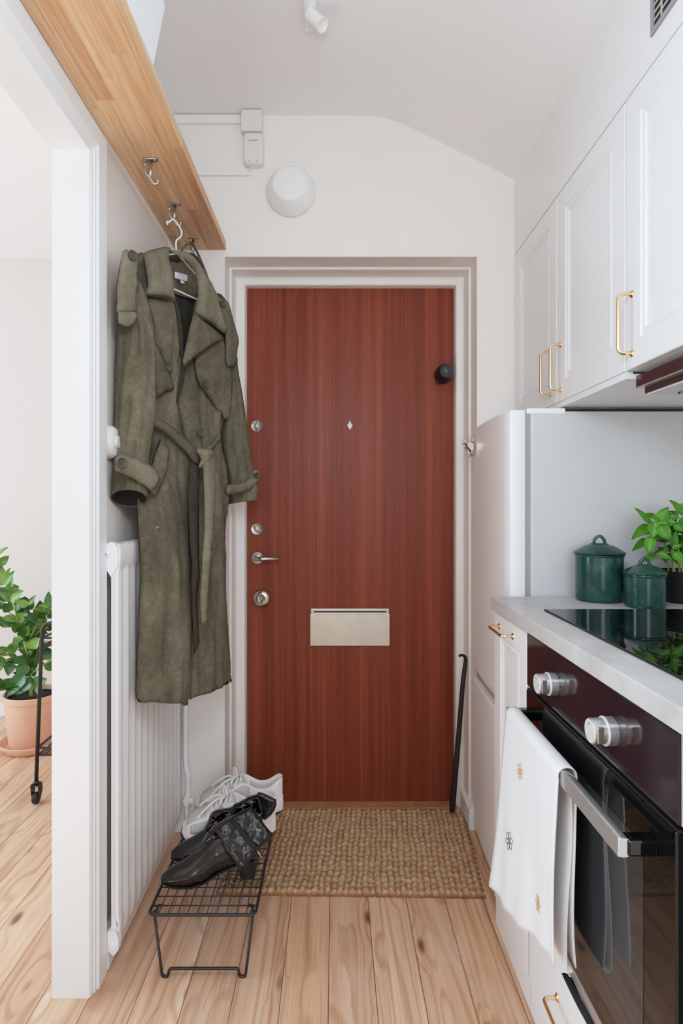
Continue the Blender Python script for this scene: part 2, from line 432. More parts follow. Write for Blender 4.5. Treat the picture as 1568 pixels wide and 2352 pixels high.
# casing and lining of the doorway on the left
b = MB()
b.box(-.676, -.586, JY, JY + .012, 0, 2.03).box(-.676, -.586, NY - .012, NY, 0, 2.03).box(-.676, -.586, NY - .012, JY + .012, 2.03, 2.042)
casing = [(.0, .012), (.004, .016), (.012, .0165), (.014, .02), (.022, .021), (.026, .026), (.074, .026), (.078, .022), (.078, .0)]  # (distance from the opening, projection)
def cas(side, x0):
    rings = []
    for d, pr in casing:
        x = x0 + side * pr
        rings.append([(x, JY + .002 + d, 0), (x, JY + .002 + d, 2.032 + d), (x, NY - .002 - d, 2.032 + d), (x, NY - .002 - d, 0)])
    rings = [[(x0, JY + .002, 0), (x0, JY + .002, 2.032), (x0, NY - .002, 2.032), (x0, NY - .002, 0)]] + rings
    b.loft(rings, closed=False)
cas(1, XL); cas(-1, XI)
S('trim_3', b, M['trim'], 'chipped white casing around the doorway on the left', 'door casing')
S('baseboard_left', MB().box(XL, -.573, 1.466, WB, 0, .085, .004), M['trim'], 'white baseboard below the radiator', 'baseboard')
S('baseboard_reveal', MB().box(.487, OX1 - .003, 2.093, 2.25, 0, .078, .006), M['trim'], 'short white baseboard in the door reveal behind the shoehorn', 'baseboard')
S('baseboard_far', MB().box(-4., XI, 3.236, 3.25, 0, .07, .003), M['trim'], 'white baseboard of the next room', 'baseboard')

# ---------------------------------------------------------------- entrance door
DY = 2.289
door = tag(MB().box(-.3445, .4705, DY, DY + .045, .008, 2.0365, .002).build('door_1', M['door'], origin=(.06, DY, 0)), 'red brown mahogany entrance door with letter plate', 'door', kind='structure')
def lock_rose(x, z, r, ang, name, label):
    h = MB().lathe([(0, -.001), (r, -.001), (r, -.004), (r * .93, -.007), (r * .55, -.0065), (r * .5, -.009), (0, -.009)], (x, DY, z), (0, 1, 0), 32).build(name, M['nickel'], door, True, angle=35)
    h['label'] = label
    c, s_ = math.cos(ang), math.sin(ang)
    m = MB()
    pts = [Vector((x + c * t * r * .75, DY - .013 - .003 * (1 - abs(t)), z + s_ * t * r * .75)) for t in (-.9, -.5, 0, .5, .95)]
    m.tube(pts, [.0035, .0045, .0055, .0045, .003], 10).build('thumbturn', M['chrome'], h, True)
    for k in (-1, 1):
        MB().lathe([(.0034, 0), (.0034, -.0095), (0, -.011)], (x + k * r * .55, DY, z + r * .42), (0, 1, 0), 12).build('screw', M['steel'], h, True)
lock_rose(-.3055, 1.491, .0245, 1.45, 'upper_lock', 'round nickel thumb turn, uppermost on the door')
lock_rose(-.3055, 1.0855, .0245, -.75, 'lower_lock', 'round nickel thumb turn above the lever handle')
x, z = -.3045, .9715
h = MB().lathe([(0, -.001), (.0255, -.001), (.0255, -.005), (.0235, -.008), (.011, -.008), (.0105, -.016), (0, -.016)], (x, DY, z), (0, 1, 0), 36).build('handle_rose', M['nickel'], door, True, angle=35)
MB().tube(fillet([(x, DY - .01, z), (x, DY - .055, z), (x + .092, DY - .052, z + .001)], .025, 8), [.0095] * 6 + [.0085] * 4 + [.008], 14).build('lever', M['nickel'], h, True)
for k in range(4):
    a = .7 + k * PI / 2
    MB().lathe([(.003, -.007), (.003, -.0095), (0, -.0105)], (x + .018 * math.cos(a), DY, z + .018 * math.sin(a)), (0, 1, 0), 10).build('screw', M['steel'], h, True)
kn = MB().lathe([(0, -.001), (.03, -.001), (.0335, -.006), (.0345, -.016), (.031, -.024), (.022, -.029), (.014, -.0285), (0, -.0275)], (-.2855, DY, .8135), (0, 1, 0), 40).build('door_knob', M['nickel'], door, True)
MB().tube([(-.2855, DY - .0285, .797), (-.2855, DY - .0345, .813), (-.2855, DY - .0285, .830)], [.0035, .005, .0035], 10).build('knob_grip', M['nickel'], kn, True)
pl = MB().box(-.0985, .2195, DY - .010, DY - .001, .623, .752, .004).box(-.094, .2155, DY - .006, DY - .001, .745, .772, .003).build('letter_plate', M['plate'], door)
MB().box(-.083, .204, DY - .0072, DY - .0055, .757, .762).build('slot', M['ink'], pl)
MB().box(-.083, .204, DY - .0125, DY - .009, .7495, .7555, .002).build('flap_edge', M['plate'], pl)
pp = MB().lathe([(0, -.001), (.0105, -.001), (.0105, -.004), (.009, -.006), (0, -.0065)], (.0605, DY, 1.4935), (0, 1, 0), 24).box(.0575, .0635, DY - .004, DY - .001, 1.502, 1.511, .001).build('peephole_cover', M['label'], door, True, angle=40)
MB().box(.0575, .0635, DY - .005, DY - .001, 1.4785, 1.485, .001).build('peephole_pin', M['steel'], pp)
x, z = .4275, 1.6925
sl = MB().lathe([(0, -.001), (.0345, -.001), (.0352, -.012), (.033, -.05), (.0265, -.074), (.0245, -.0765), (0, -.0765)], (x, DY, z), (0, 1, 0), 40).build('door_lock_knob', M['black'], door, True, angle=40)
sl['label'] = 'black cylindrical lock knob with a small lever'
MB().box(-.045, -.028, -.016, -.004, -.005, .005, .003, mtx=Matrix.Translation((x, DY, z)) @ Matrix.Rotation(-.95, 4, 'Y') @ Matrix.Diagonal((1, 1, 1, 1))).build('lock_lever', M['black'], sl)
text_mb('ASSA', .0085, (x, DY - .0766, z + .003), (1, 0, -1.05), (1.05, 0, 1), .0003).build('lock_print', M['greyink'], sl)
text_mb('ABLOY', .006, (x - .005, DY - .0766, z - .003), (1, 0, -1.05), (1.05, 0, 1), .0003).build('lock_print', M['greyink'], sl)

# ---------------------------------------------------------------- on the back wall
t = thing('wall_lamp', 'round white wall lamp with a flat stepped front above the door', 'lamp', (-.157, WB, 2.306))
MB().lathe([(0, 0), (.086, 0), (.0885, -.006), (.0885, -.014), (.082, -.03), (.066, -.058), (.0585, -.066), (.054, -.068), (0, -.0695)], (-.157, WB, 2.306), (0, 1, 0), 56).build('lamp_shade', M['lampglass'], t, True, angle=50)
t = thing('junction_box', 'square white junction box at the ceiling edge above the doorbell', 'junction box', (-.294, WB, 2.545))
MB().box(-.332, -.257, WB - .038, WB, 2.508, 2.584, .003).build('box_lid', M['plastic'], t)
MB().box(XL + .004, -.336, WB - .012, WB, 2.553, 2.584, .003).build('cable_duct', M['wall'], t)
t = thing('doorbell_chime', 'cream rounded doorbell chime under the junction box with a cable duct', 'doorbell', (-.289, WB, 2.45))
b = MB()
def rrect(x0, x1, z0, z1, r, y, n=6):
    out = []
    for cx, cz, a0 in ((x1 - r, z1 - r, 0), (x0 + r, z1 - r, 90), (x0 + r, z0 + r, 180), (x1 - r, z0 + r, 270)):
        for k in range(n + 1):
            a = math.radians(a0 + 90 * k / n); out.append((cx + r * math.cos(a), y, cz + r * math.sin(a)))
    return out
b.loft([rrect(-.3245, -.253, 2.394, 2.507, .014, WB), rrect(-.3245, -.253, 2.394, 2.507, .014, WB - .022), rrect(-.321, -.2565, 2.398, 2.504, .013, WB - .031), rrect(-.314, -.263, 2.405, 2.497, .01, WB - .033)])
ch = b.build('chime_case', M['plastic'], t, True, angle=50)
b = MB()
for i in range(17):
    u = i / 16 * 2 - 1; w = .0011 if i in (0, 16) else random.uniform(.0005, .0011); hh = .0016 if i in (0, 16) else random.uniform(.0009, .0016)
    if i in (1, 15): continue
    xx = -.289 + u * .0165; zz = 2.477 - .0012 * u * u
    b.box(xx - w, xx + w, WB - .0337, WB - .0328, zz - hh, zz + hh)
b.build('chime_print', M['ink'], ch)
for xx in (-.304, -.276): MB().box(xx - .002, xx + .002, WB - .0335, WB - .028, 2.4025, 2.4045).build('vent_slot', M['ink'], ch)
MB().tube([(-.3, WB - .012, 2.40), (-.302, WB - .01, 2.388), (-.306, WB - .008, 2.376)], .0028, 8).build('cable', M['plastic'], t, True)
MB().box(XL + .004, -.305, WB - .011, WB, 2.366, 2.378, .002).build('cable_duct', M['wall'], t)
# ---------------------------------------------------------------- ceiling spotlight
t = thing('ceiling_spotlight', 'small white cylinder spotlight on a ceiling bar', 'spotlight', (-.07, 1.6, 2.587))
MB().box(-.087, -.052, 1.18, 1.70, 2.568, 2.5868, .003).build('mounting_bar', M['trim'], t)
c = P(726, 46, 1.615); d = Vector((.50, -.25, -.62)).normalized()
st = P(711, 26, 1.615)
MB().tube([(st.x, 1.615, 2.57), (st.x, 1.615, st.z - .002)], .0062, 12).build('stem', M['trim'], t, True, angle=50)
MB().tube([st + Vector((0, 0, .004)), c - d * .02], .004, 10).build('swivel_joint', M['steel'], t, True)
MB().lathe([(0, -.031), (.0165, -.031), (.0185, -.029), (.0185, .031), (.0165, .031), (.016, .024), (0, .024)], c, d, 28).build('spot_head', M['lampglass'], t, True, angle=40)

# ---------------------------------------------------------------- fridge
t = thing('fridge_freezer', 'white fridge freezer with a bowed front beside the worktop end', 'fridge', (.77, 1.86, 0))
FN, FF, FT = 1.655, 2.082, 1.453
def fx(y):  # bowed door front
    u = (y - FN) / (FF - FN)
    return .4975 - .011 * math.sin(PI * min(1, u * 1.02) ** .8) + .000 * u
def front(z0, z1, bot=False):
    ys = [FN + (FF - FN) * k / 24 for k in range(25)]
    rim = [(.545, FN + .004), (.53, FN), (.507, FN), (.5015, FN + .002)] + [(fx(y), y) for y in ys if FN + .008 < y < FF - .004] + [(.5, FF - .001), (.545, FF)]
    b = MB(); rings = []
    for z, s_ in ((z0, .004), (z0 + .004, 0), (z1 - .004, 0), (z1, .004)):
        rings.append([(xx + (s_ if xx < .53 else 0), y, z) for xx, y in rim])
    return b.loft(rings)
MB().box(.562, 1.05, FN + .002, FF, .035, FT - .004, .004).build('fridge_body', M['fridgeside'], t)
MB().box(.55, .66, FN - .001, FF, FT - .012, FT + .004, .003).build('top_trim', M['fridge'], t)
MB().box(.545, .562, FN + .006, FF - .006, .04, FT - .012).build('door_seal', M['seal'], t)
up = front(.612, FT - .002).build('fridge_door', M['fridge'], t, True, angle=35)
lo = front(.04, .562).build('freezer_door', M['fridge'], t, True, angle=35)
MB().box(.512, .56, FN + .004, FF - .004, .560, .614).build('handle_recess', M['silver'], t)
b = MB(); ys = [FN + .004 + (FF - FN - .008) * k / 16 for k in range(17)]
b.loft([[(fx(y) + .001, y, .603), (fx(y) + .001, y, .611), (fx(y) + .03, y, .611), (fx(y) + .03, y, .603)] for y in ys]); b.build('grip_edge', M['fridge'], up, True, angle=40)
MB().box(.53, 1.03, FN + .02, FF - .01, 0, .045).build('foot_plinth', M['fridge'], t)
# bulldog clip on the fridge door
c0 = Vector((.490, 2.045, 1.383))
t = thing('bulldog_clip', 'metal bulldog clip with ring holes stuck to the fridge door edge', 'clip', c0)
def Q(a, y, z): return c0 + Vector((a, y, z))
b = MB()
def bent(pts, w, th, y0=0):
    rings = []
    for i, (a, z) in enumerate(pts): rings.append([Q(a, y0 - w, z), Q(a, y0 + w, z), Q(a - th, y0 + w, z + th * .3), Q(a - th, y0 - w, z + th * .3)])
    return rings
b.loft(bent([(0, .026), (-.002, .010), (-.004, -.012), (-.003, -.03)], .014, .0012)); b.build('back_jaw', M['chrome'], t)
MB().loft(bent([(-.033, .017), (-.024, .010), (-.014, .002), (-.010, -.014), (-.005, -.031)], .014, .0012)).build('front_jaw', M['chrome'], t)
MB().tube([Q(-.036 + .0065 * math.cos(a), 0, .018 + .0085 * math.sin(a)) for a in [k * PI / 8 for k in range(16)]], .0022, 8, True).build('finger_ring', M['chrome'], t, True)
MB().tube([Q(-.006 - .0065 * math.cos(a), .0, .029 + .007 * math.sin(a)) for a in [k * PI / 8 for k in range(16)]], .0018, 8, True).build('finger_ring', M['chrome'], t, True)
MB().tube(fillet([Q(-.030, -.009, .002), Q(-.012, -.009, -.024), Q(-.002, -.009, -.018), Q(.0, .009, -.018), Q(-.012, .009, -.024), Q(-.030, .009, .002)], .003), .0014, 8).build('spring_wire', M['chrome'], t, True)
MB().loft([[Q(-.004, y, .016), Q(-.022, y, .012), Q(-.024, y, .004), Q(-.010, y, -.012), Q(-.004, y, -.012)] for y in (-.0135, .0135)]).build('clip_body', M['nickel'], t)
MB().tube([Q(-.012, -.015, -.031), Q(-.004, -.015, -.031), Q(-.004, .015, -.031), Q(-.012, .015, -.031)], .0022, 8).build('jaw_lip', M['nickel'], t, True)

# ---------------------------------------------------------------- base units, oven, worktop
CX = .4525                      # plane of the cabinet fronts
def bar_handle(p0, p1, out, parent, r=.0042):
    """brass bow handle between two posts; out = direction away from the front"""
    p0, p1, o = Vector(p0), Vector(p1), Vector(out)
    h = MB().tube(fillet([p0, p0 + o, p1 + o, p1], .014, 6), r, 14).build('handle', M['brass'], parent, True)
    for p in (p0, p1):
        d = o.normalized()
        MB().lathe([(0, 0), (.0085, 0), (.0085, .0015), (.0065, .0035), (.0045, .0045)], p, d, 24).build('rosette', M['brass'], h, True, angle=40)
    h['label'] = 'brass bow handle'
    return h
def panel(xf, y0, y1, z0, z1, th=.018, fw=.055, flat=False):
    """framed front facing -X with a raised bead around a sunk panel"""
    b = MB()
    def R(d, x): return [(x, y0 + d, z0 + d), (x, y1 - d, z0 + d), (x, y1 - d, z1 - d), (x, y0 + d, z1 - d)]
    if flat: rings = [R(0, xf + th), R(0, xf + .0015), R(.0015, xf)]
    else:
        rings = [R(0, xf + th), R(0, xf + .002), R(.002, xf), R(fw, xf), R(fw + .004, xf + .0035), R(fw + .009, xf + .0045), R(fw + .012, xf + .0025), R(fw + .016, xf + .0015), R(fw + .022, xf + .0055), R(fw + .03, xf + .006)]
    return b.loft(rings)
WZ0, WZ1 = .885, .92
t = thing('base_cabinet', 'narrow white pull-out base cabinet with a brass handle beside the oven', 'cabinet', (.75, 1.5, 0))
MB().box(CX + .02, 1.04, 1.352, 1.638, .0, WZ0 - .004).build('carcass', M['cab2'], t)
f = panel(CX, 1.364, 1.640, .075, WZ0 - .006).build('pull_out_front', M['cab2'], t)
bar_handle((CX, 1.466, .8475), (CX, 1.588, .8475), (-.030, 0, 0), f)
MB().box(CX + .004, CX + .02, 1.352, 1.640, 0, .072).build('plinth', M['cab2'], t)
t = thing('oven_cabinet', 'white drawer unit with a brass handle below the built-in oven', 'cabinet', (.75, 1.05, 0))
MB().box(CX + .02, 1.04, .752, 1.349, 0, .284).build('carcass', M['cab2'], t)
MB().box(CX + .012, 1.04, 1.3495, 1.3515, 0, WZ0 - .004).build('side_panel', M['cab2'], t)
f = panel(CX, .755, 1.346, .075, .272, flat=True).build('drawer_front', M['cab2'], t)
bar_handle((CX, 1.174, .181), (CX, 1.046, .181), (-.030, 0, 0), f)
MB().box(CX + .004, CX + .02, .752, 1.349, 0, .072).build('plinth', M['cab2'], t)
t = thing('tall_side_cabinet', 'white base cabinet on the near side of the oven', 'cabinet', (.75, .45, 0))
MB().box(CX + .02, 1.04, .15, .748, 0, WZ0 - .004).build('carcass', M['cab2'], t)
panel(CX, .153, .7475, .075, WZ0 - .006, flat=True).build('cabinet_door', M['cab2'], t)
MB().box(CX + .004, CX + .02, .15, .748, 0, .072).build('plinth', M['cab2'], t)
t['label'] = 'plain white base cabinet on the near side of the oven'; t.name = 'base_cabinet'

wt = MB().box(.4435, 1.058, .12, 1.648, WZ0, WZ1, .0025).build('worktop', M['counter'], origin=(.75, .9, WZ0))
tag(wt, 'pale grey stone worktop over the oven and base cabinets', 'worktop')

# oven
OX = .4475
t = thing('built_in_oven', 'black built-in oven with two silver knobs and a bar handle', 'oven', (.75, 1.05, .288))
MB().box(OX + .02, 1.0, .757, 1.345, .290, .880).build('oven_body', M['black'], t)
cp_ = MB().box(OX, OX + .02, .754, 1.3475, .762, .882, .0012).build('control_panel', M['ovenpanel'], t)
MB().box(OX + .004, OX + .02, .7525, 1.349, .7608, .884, .001).build('panel_trim', M['silver'], t)
dr = MB().box(OX - .002, OX + .02, .756, 1.3455, .315, .752, .0015).build('oven_door', M['ovenglass'], t)
MB().box(OX - .0026, OX - .0018, .835, 1.262, .36, .69).build('door_window', M['ovenwin'], dr)
MB().box(OX - .0024, OX + .012, .756, 1.3455, .291, .3145, .0015).build('door_bottom_trim', M['silver'], dr)
MB().box(OX, OX + .02, .754, 1.3475, .7525, .7555).build('vent_gap', M['black'], t)
# bar handle on two black brackets: flat silver front, rounded dark back
b = MB(); rings = []
for y in (.803, .8045, 1.326, 1.3275):
    s_ = .0015 if y in (.803, 1.3275) else 0
    pr = [(.3935 + s_, .6915 + s_), (.3935 + s_, .7175 - s_)]
    rings.append([(x, y, z) for x, z in pr] + [(.3965, y, .7185 - s_)] + [(.4 + .016 * math.cos(a), y, .7045 + .0135 * math.sin(a)) for a in [PI / 2 - k * PI / 8 for k in range(9)]] + [(.3965, y, .6905 + s_)])
b.loft(rings)
hd = b.build('door_handle', M['silver'], dr, True, angle=30)
for y in (.812, 1.317):
    MB().box(.405, OX, y - .012, y + .012, .6925, .7165, .004).build('handle_bracket', M['ovenglass'], dr)
# knobs
for Yk, zk, ky in ((1.177, .8165, 1571), (.932, .8165, 1680)):
    xf = OX - .037
    o = (OX, Yk, zk)
    kb = MB().lathe([(0, -.001), (.0215, 0), (.0225, .0), (.0228, .014), (.0215, .0155), (.0205, .016), (.0202, .0355), (.019, .037), (0, .037)], o, (-1, 0, 0), 40).build('oven_knob', M['silver'], t, True, angle=35)
    MB().lathe([(.0229, .013), (.0235, .0143), (.0228, .016), (.0207, .016)], o, (-1, 0, 0), 40, cap=False).build('knob_ring', M['silverface'], kb, True)
    MB().lathe([(0, .0368), (.0186, .0368), (.018, .0376), (0, .0377)], o, (-1, 0, 0), 40).build('knob_face', M['silverface'], kb, True, angle=30)
    MB().box(xf - .0010, xf - .0004, Yk + .0006, Yk + .0020, zk + .009, zk + .0135).build('pointer_mark', M['ink'], kb)
    MB().box(xf + .004, xf + .014, Yk - .021, Yk - .0165, zk - .013, zk + .013, .0012).build('grip_tab', M['steel'], kb)
    b = MB()
    for k in range(30):
        a = -2.3 + 4.6 * k / 29
        if ky < 1600 and k % 4: continue
        yy, zz = Yk + .0285 * math.sin(a), zk - .0285 * math.cos(a) * (1 if ky > 1600 else 1)
        w = .0005 if ky > 1600 else .0022
        if ky < 1600: b.box(OX - .0005, OX + .001, yy - w, yy + w, zz - .0016, zz + .0016)
        else: b.box(OX - .0005, OX + .001, yy - w, yy + w, zz - .0009, zz + .0009)
    b.box(OX - .0005, OX + .001, Yk - .001, Yk + .001, zk + .027, zk + .031)
    if ky > 1600:
        for tx, yy, zz in (('50', -.036, -.006), ('250', .012, -.038), ('200', -.020, -.037)):
            q = text_mb(tx, .0065, (OX - .0002, Yk + yy, zk + zz), (0, -1, 0), (0, 0, 1), .0004); b.add(q.v, q.f)
        for yy in (.012, -.012):
            for q in ((-.006, -.0045), (.0045, .006)): b.box(OX - .0005, OX + .001, Yk + yy + q[0], Yk + yy + q[1], zk + .037, zk + .047)
            b.box(OX - .0005, OX + .001, Yk + yy - .006, Yk + yy + .006, zk + .0455, zk + .047).box(OX - .0005, OX + .001, Yk + yy - .006, Yk + yy + .006, zk + .037, zk + .0382)
            b.box(OX - .0005, OX + .001, Yk + yy - .003, Yk + yy + .003, zk + .041, zk + .043)
    b.build('panel_print', M['ink'], cp_)
    for zz, y0, y1 in ((.7765, Yk - .085, Yk + .085), (.769, Yk - .085, Yk + .085)):
        MB().box(OX - .0005, OX + .001, max(y0, .79), min(y1, 1.335), zz - .0007, zz + .0007).build('panel_line', M['ink'], cp_)
# dark cloth end caught under the oven
b = MB(); rings = []
for k in range(13):
    u = k / 12; y = 1.098 - .24 * u; w = .022 * math.sin(PI * (.06 + .7 * u)) + .002
    rings.append([(OX - .005 - .012 * math.sin(3 * u + j) * (0 if j in (0, 5) else 1) * .4 - (.006 if j in (2, 3) else 0), y + .006 * math.sin(7 * u + j), .2905 - w * j / 5 * (1.1 + .25 * math.sin(9 * u))) for j in range(6)])
b.loft(rings, closed=False)
o = b.build('dark_cloth', M['dust'], smooth=True, origin=(OX, 1.0, .28)); md = o.modifiers.new('s', 'SOLIDIFY'); md.thickness = .003
tag(o, 'black crumpled cloth end stuck out below the oven door', 'cloth')

# hob
t = thing('induction_hob', 'black glass induction hob set in the grey worktop', 'hob', (.77, 1.1, WZ1))
MB().box(.5135, 1.035, .845, 1.421, WZ1, WZ1 + .005, .0018).build('hob_glass', M['glass'], t)
b = MB()
for cx, cy, r in ((.66, 1.28, .09), (.66, 1.0, .105), (.9, 1.28, .075), (.9, 1.0, .09)):
    b.tube([(cx + r * math.cos(a), cy + r * math.sin(a), WZ1 + .00495) for a in [k * PI / 32 for k in range(64)]], .0003, 4, True)
b.build('zone_rings', M['rubber'], t)

# canisters
def canister(cx, cy, r, hb, dome, lb):
    t = thing('enamel_canister', lb, 'canister', (cx, cy, WZ1), 'green enamel canisters on the worktop'); z = WZ1
    MB().lathe([(0, z), (r * .93, z), (r * .98, z + .003), (r, z + .009), (r, z + hb - .004), (r * 1.035, z + hb - .002), (r * 1.05, z + hb), (r * 1.035, z + hb + .002), (r * .96, z + hb + .002), (r * .95, z + hb - .02), (0, z + hb - .02)], (cx, cy, 0), (0, 0, 1), 56).build('canister_body', M['enamel'], t, True, angle=40)
    z2 = z + hb + .0035
    l = MB().lathe([(0, z2 - .001), (r * .98, z2 - .001), (r * 1.075, z2), (r * 1.085, z2 + .002), (r * 1.05, z2 + .0045), (r * .95, z2 + .008), (r * .8, z2 + dome * .55), (r * .6, z2 + dome * .82), (r * .38, z2 + dome * .97), (0, z2 + dome)], (cx, cy, 0), (0, 0, 1), 56).build('lid', M['enamel'], t, True, angle=40)
    zt = z2 + dome; w = r * .24; hh = r * .34
    pts = fillet([(cx - w * .9, cy + w * .2, zt - .003), (cx - w * .9, cy + w * .2, zt + hh * .5), (cx, cy, zt + hh * 1.15), (cx + w * .9, cy - w * .2, zt + hh * .5), (cx + w * .9, cy - w * .2, zt - .003)], hh * .6, 6)
    b = MB(); 
    b.tube(pts, .0042, 10).build('lid_handle', M['enamel'], l, True)
    MB().lathe([(0, zt - .001), (w * 1.7, zt - .0015), (w * 1.5, zt + .0012), (0, zt + .0015)], (cx, cy, 0), (0, 0, 1), 32).build('handle_plate', M['enamel'], l, True)
canister(.723, 1.582, .0615, .125, .026, 'taller dark green enamel canister with a looped lid')
canister(.7915, 1.478, .0485, .082, .022, 'smaller dark green enamel canister in front of the basil')

# ---------------------------------------------------------------- wall units
UX, UB, UT = .649, 1.479, 2.080
specs = [(1.692, 2.088, 1.737, 'white wall cabinet with a brass handle, above the fridge and farthest from the camera'),
         (1.293, 1.690, 1.660, 'white wall cabinet with a brass handle, between the fridge and the hood'),
         (.893, 1.291, 1.262, 'white wall cabinet with a brass handle above the cooker hood')]
for i, (y0, y1, yh, lb) in enumerate(specs):
    t = thing('wall_cabinet', lb, 'cabinet', (.85, (y0 + y1) / 2, UB), 'white wall cabinets')
    MB().box(UX + .02, 1.055, y0 + .001, y1 - .001, UB + (.0 if i < 2 else .0), UT).build('carcass', M['cab'], t)
    d = panel(UX, y0 + .0015, y1 - .0015, UB, UT, fw=.058).build('cabinet_door', M['cab'], t)
    bar_handle((UX, yh, 1.640), (UX, yh, 1.5105), (-.031, 0, 0), d)
    if i < 2: MB().box(UX + .003, UX + .018, y0 + .001, y1 - .001, UB - .017, UB - .001).box(UX + .018, 1.05, y0 + .001, y1 - .001, UB - .017, UB - .006).build('light_pelmet', M['cab'], t)
S('wall_bulkhead', MB().box(UX, .668, -.2, 2.0905, UT + .003, 2.362), M['cab'], 'white filler panel between the wall cabinets and ceiling', 'panel')
t = thing('wall_cabinet', 'white wall cabinet nearest the camera, mostly out of frame', 'cabinet', (.85, .6, UB))
MB().box(UX + .02, 1.055, .295, .890, UB, UT).build('carcass', M['cab'], t)
panel(UX, .2965, .8895, UB, UT, fw=.058).build('cabinet_door', M['cab'], t)
# hood
t = thing('cooker_hood', 'slim cooker hood with dark brown front strips under the wall cabinet', 'cooker hood', (.85, 1.0, 1.45))
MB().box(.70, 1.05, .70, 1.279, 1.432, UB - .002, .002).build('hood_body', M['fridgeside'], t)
MB().box(.668, .688, .70, 1.284, 1.440, 1.466, .001).build('front_strip', M['ovenin'], t)
MB().box(.681, .70, .70, 1.272, 1.4245, 1.4385, .001).build('drawer_strip', M['ovenin'], t)
MB().box(.667, .702, .70, 1.284, 1.4375, 1.4405).build('strip_edge', M['silver'], t)
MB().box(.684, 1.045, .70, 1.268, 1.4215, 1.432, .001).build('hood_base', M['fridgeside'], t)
b = MB()
for k in range(40): b.box(.74, 1.0, .76 + k * .012, .764 + k * .012, 1.4195, 1.4212)
b.box(.735, .74, .75, 1.24, 1.418, 1.4216).box(.735, 1.005, 1.235, 1.24, 1.418, 1.4216).build('grease_filter', M['steel'], t)
# vent
t = thing('vent_grille', 'grey slatted vent grille high on the white filler panel', 'vent', (UX, 1.05, 2.2))
y0, y1, z0, z1 = .90, 1.184, 2.136, 2.30; fw = .011
b = MB()
for a in ((y0, y1, z0, z0 + fw), (y0, y1, z1 - fw, z1), (y0, y0 + fw, z0 + fw, z1 - fw), (y1 - fw, y1, z0 + fw, z1 - fw)): b.box(UX - .004, UX + .001, *a)
b.build('vent_frame', M['vent'], t)
MB().box(UX - .0008, UX + .0005, y0 + fw, y1 - fw, z0 + fw, z1 - fw).build('vent_backing', M['ventdark'], t)
b = MB(); z = z0 + .024
while z < z1 - fw: b.box(UX - .003, UX, y0 + fw, y1 - fw, z, z + .0028); z += .0155
b.box(UX - .0032, UX, y1 - fw - .028, y1 - fw - .0255, z0 + fw, z1 - fw)
b.build('vent_slats', M['slat'], t)
# ---------------------------------------------------------------- oak shelf, hooks, storage box
SX0, SX1, SZ = -.5725, -.391, 2.10
sh = MB().box(SX0, SX1, .30, WB, SZ, SZ + .030, .0015).build('oak_shelf', M['oak'], origin=(-.48, 1.2, SZ))
tag(sh, 'long oak plank shelf under the ceiling on the left wall', 'shelf')
b = MB().box(XL, SX0 + .012, 1.75, 1.80, SZ + .001, SZ + .029).box(XL, SX0 + .012, .55, .60, SZ + .001, SZ + .029)
def hook(x, y, label):
    t = thing('coat_hook', label, 'hook', (x, y, SZ), 'steel coat hooks under the oak shelf')
    c = Vector((x, y, SZ))
    b = MB(); rings = []
    def stad(hw, r, z, k=8):
        return [(x + sg * hw + r * math.cos(a0 + i * PI / k), y + r * math.sin(a0 + i * PI / k), z) for sg, a0 in ((1, -PI / 2), (-1, PI / 2)) for i in range(k + 1)]
    b.loft([stad(.0125, .0085, SZ), stad(.0125, .0085, SZ - .003), stad(.012, .007, SZ - .0045)])
    pl = b.build('hook_plate', M['steel'], t, True, angle=35)
    for sg in (-1, 1): MB().lathe([(.0038, SZ - .0042), (.0036, SZ - .0058), (.001, SZ - .0055), (0, SZ - .005)], (x + sg * .0125, y, 0), (0, 0, 1), 14, cap=False).build('screw', M['nickel'], pl, True)
    st = MB().tube([c + Vector((.001, 0, -.004)), c + Vector((.001, -.001, -.03)), c + Vector((0, -.001, -.052))], [.0048, .0042, .004], 12).build('hook_stem', M['steel'], t, True)
    p = [(-.0125, -.006, -.022), (-.0125, -.006, -.032), (-.009, -.004, -.048), (-.001, -.001, -.056), (.004, .001, -.066), (.010, .003, -.074), (.0165, .004, -.072), (.0185, .004, -.063)]
    q = spline([c + Vector((a[0], a[1], a[2] * .88)) for a in p], 5)
    MB().tube(q, [.0032 + .0012 * math.sin(PI * i / (len(q) - 1)) for i in range(len(q))], 12).build('hook_prong', M['steel'], t, True)
    for a in (p[0], p[-1]):
        MB().lathe([(.0045 * math.cos(u), .0045 * math.sin(u)) for u in [-PI / 2 + i * PI / 8 for i in range(9)]], c + Vector((a[0], a[1], a[2] * .88)), (0, 0, 1), 14).build('hook_tip', M['steel'], t, True)
    return t
hk = hook(-.4895, 1.539, 'empty steel coat hook, nearest of the three under the oak shelf')
dup(hk, (-.4895, 1.768, SZ), 'steel coat hook holding the white wire hanger')
dup(hk, (-.4890, 2.000, SZ), 'steel coat hook holding the taupe strap, nearest the entrance door wall')
t = thing('storage_box', 'white flared storage box on the oak shelf', 'box', (-.5, 1.05, SZ + .03))
b = MB(); z0, z1 = SZ + .0305, SZ + .172
r = lambda x1, y0, y1, z, i=0.: [(-.588 + i, y0 + i, z), (x1 - i, y0 + i, z), (x1 - i, y1 - i, z), (-.588 + i, y1 - i, z)]
b.loft([r(-.394, .80, 1.257, z0), r(-.368, .79, 1.259, z1 - .006), r(-.370, .79, 1.257, z1), r(-.370, .79, 1.257, z1, .004), r(-.394, .80, 1.257, z0 + .01, .006)], True, True, True)
b.build('box_body', M['boxw'], t)

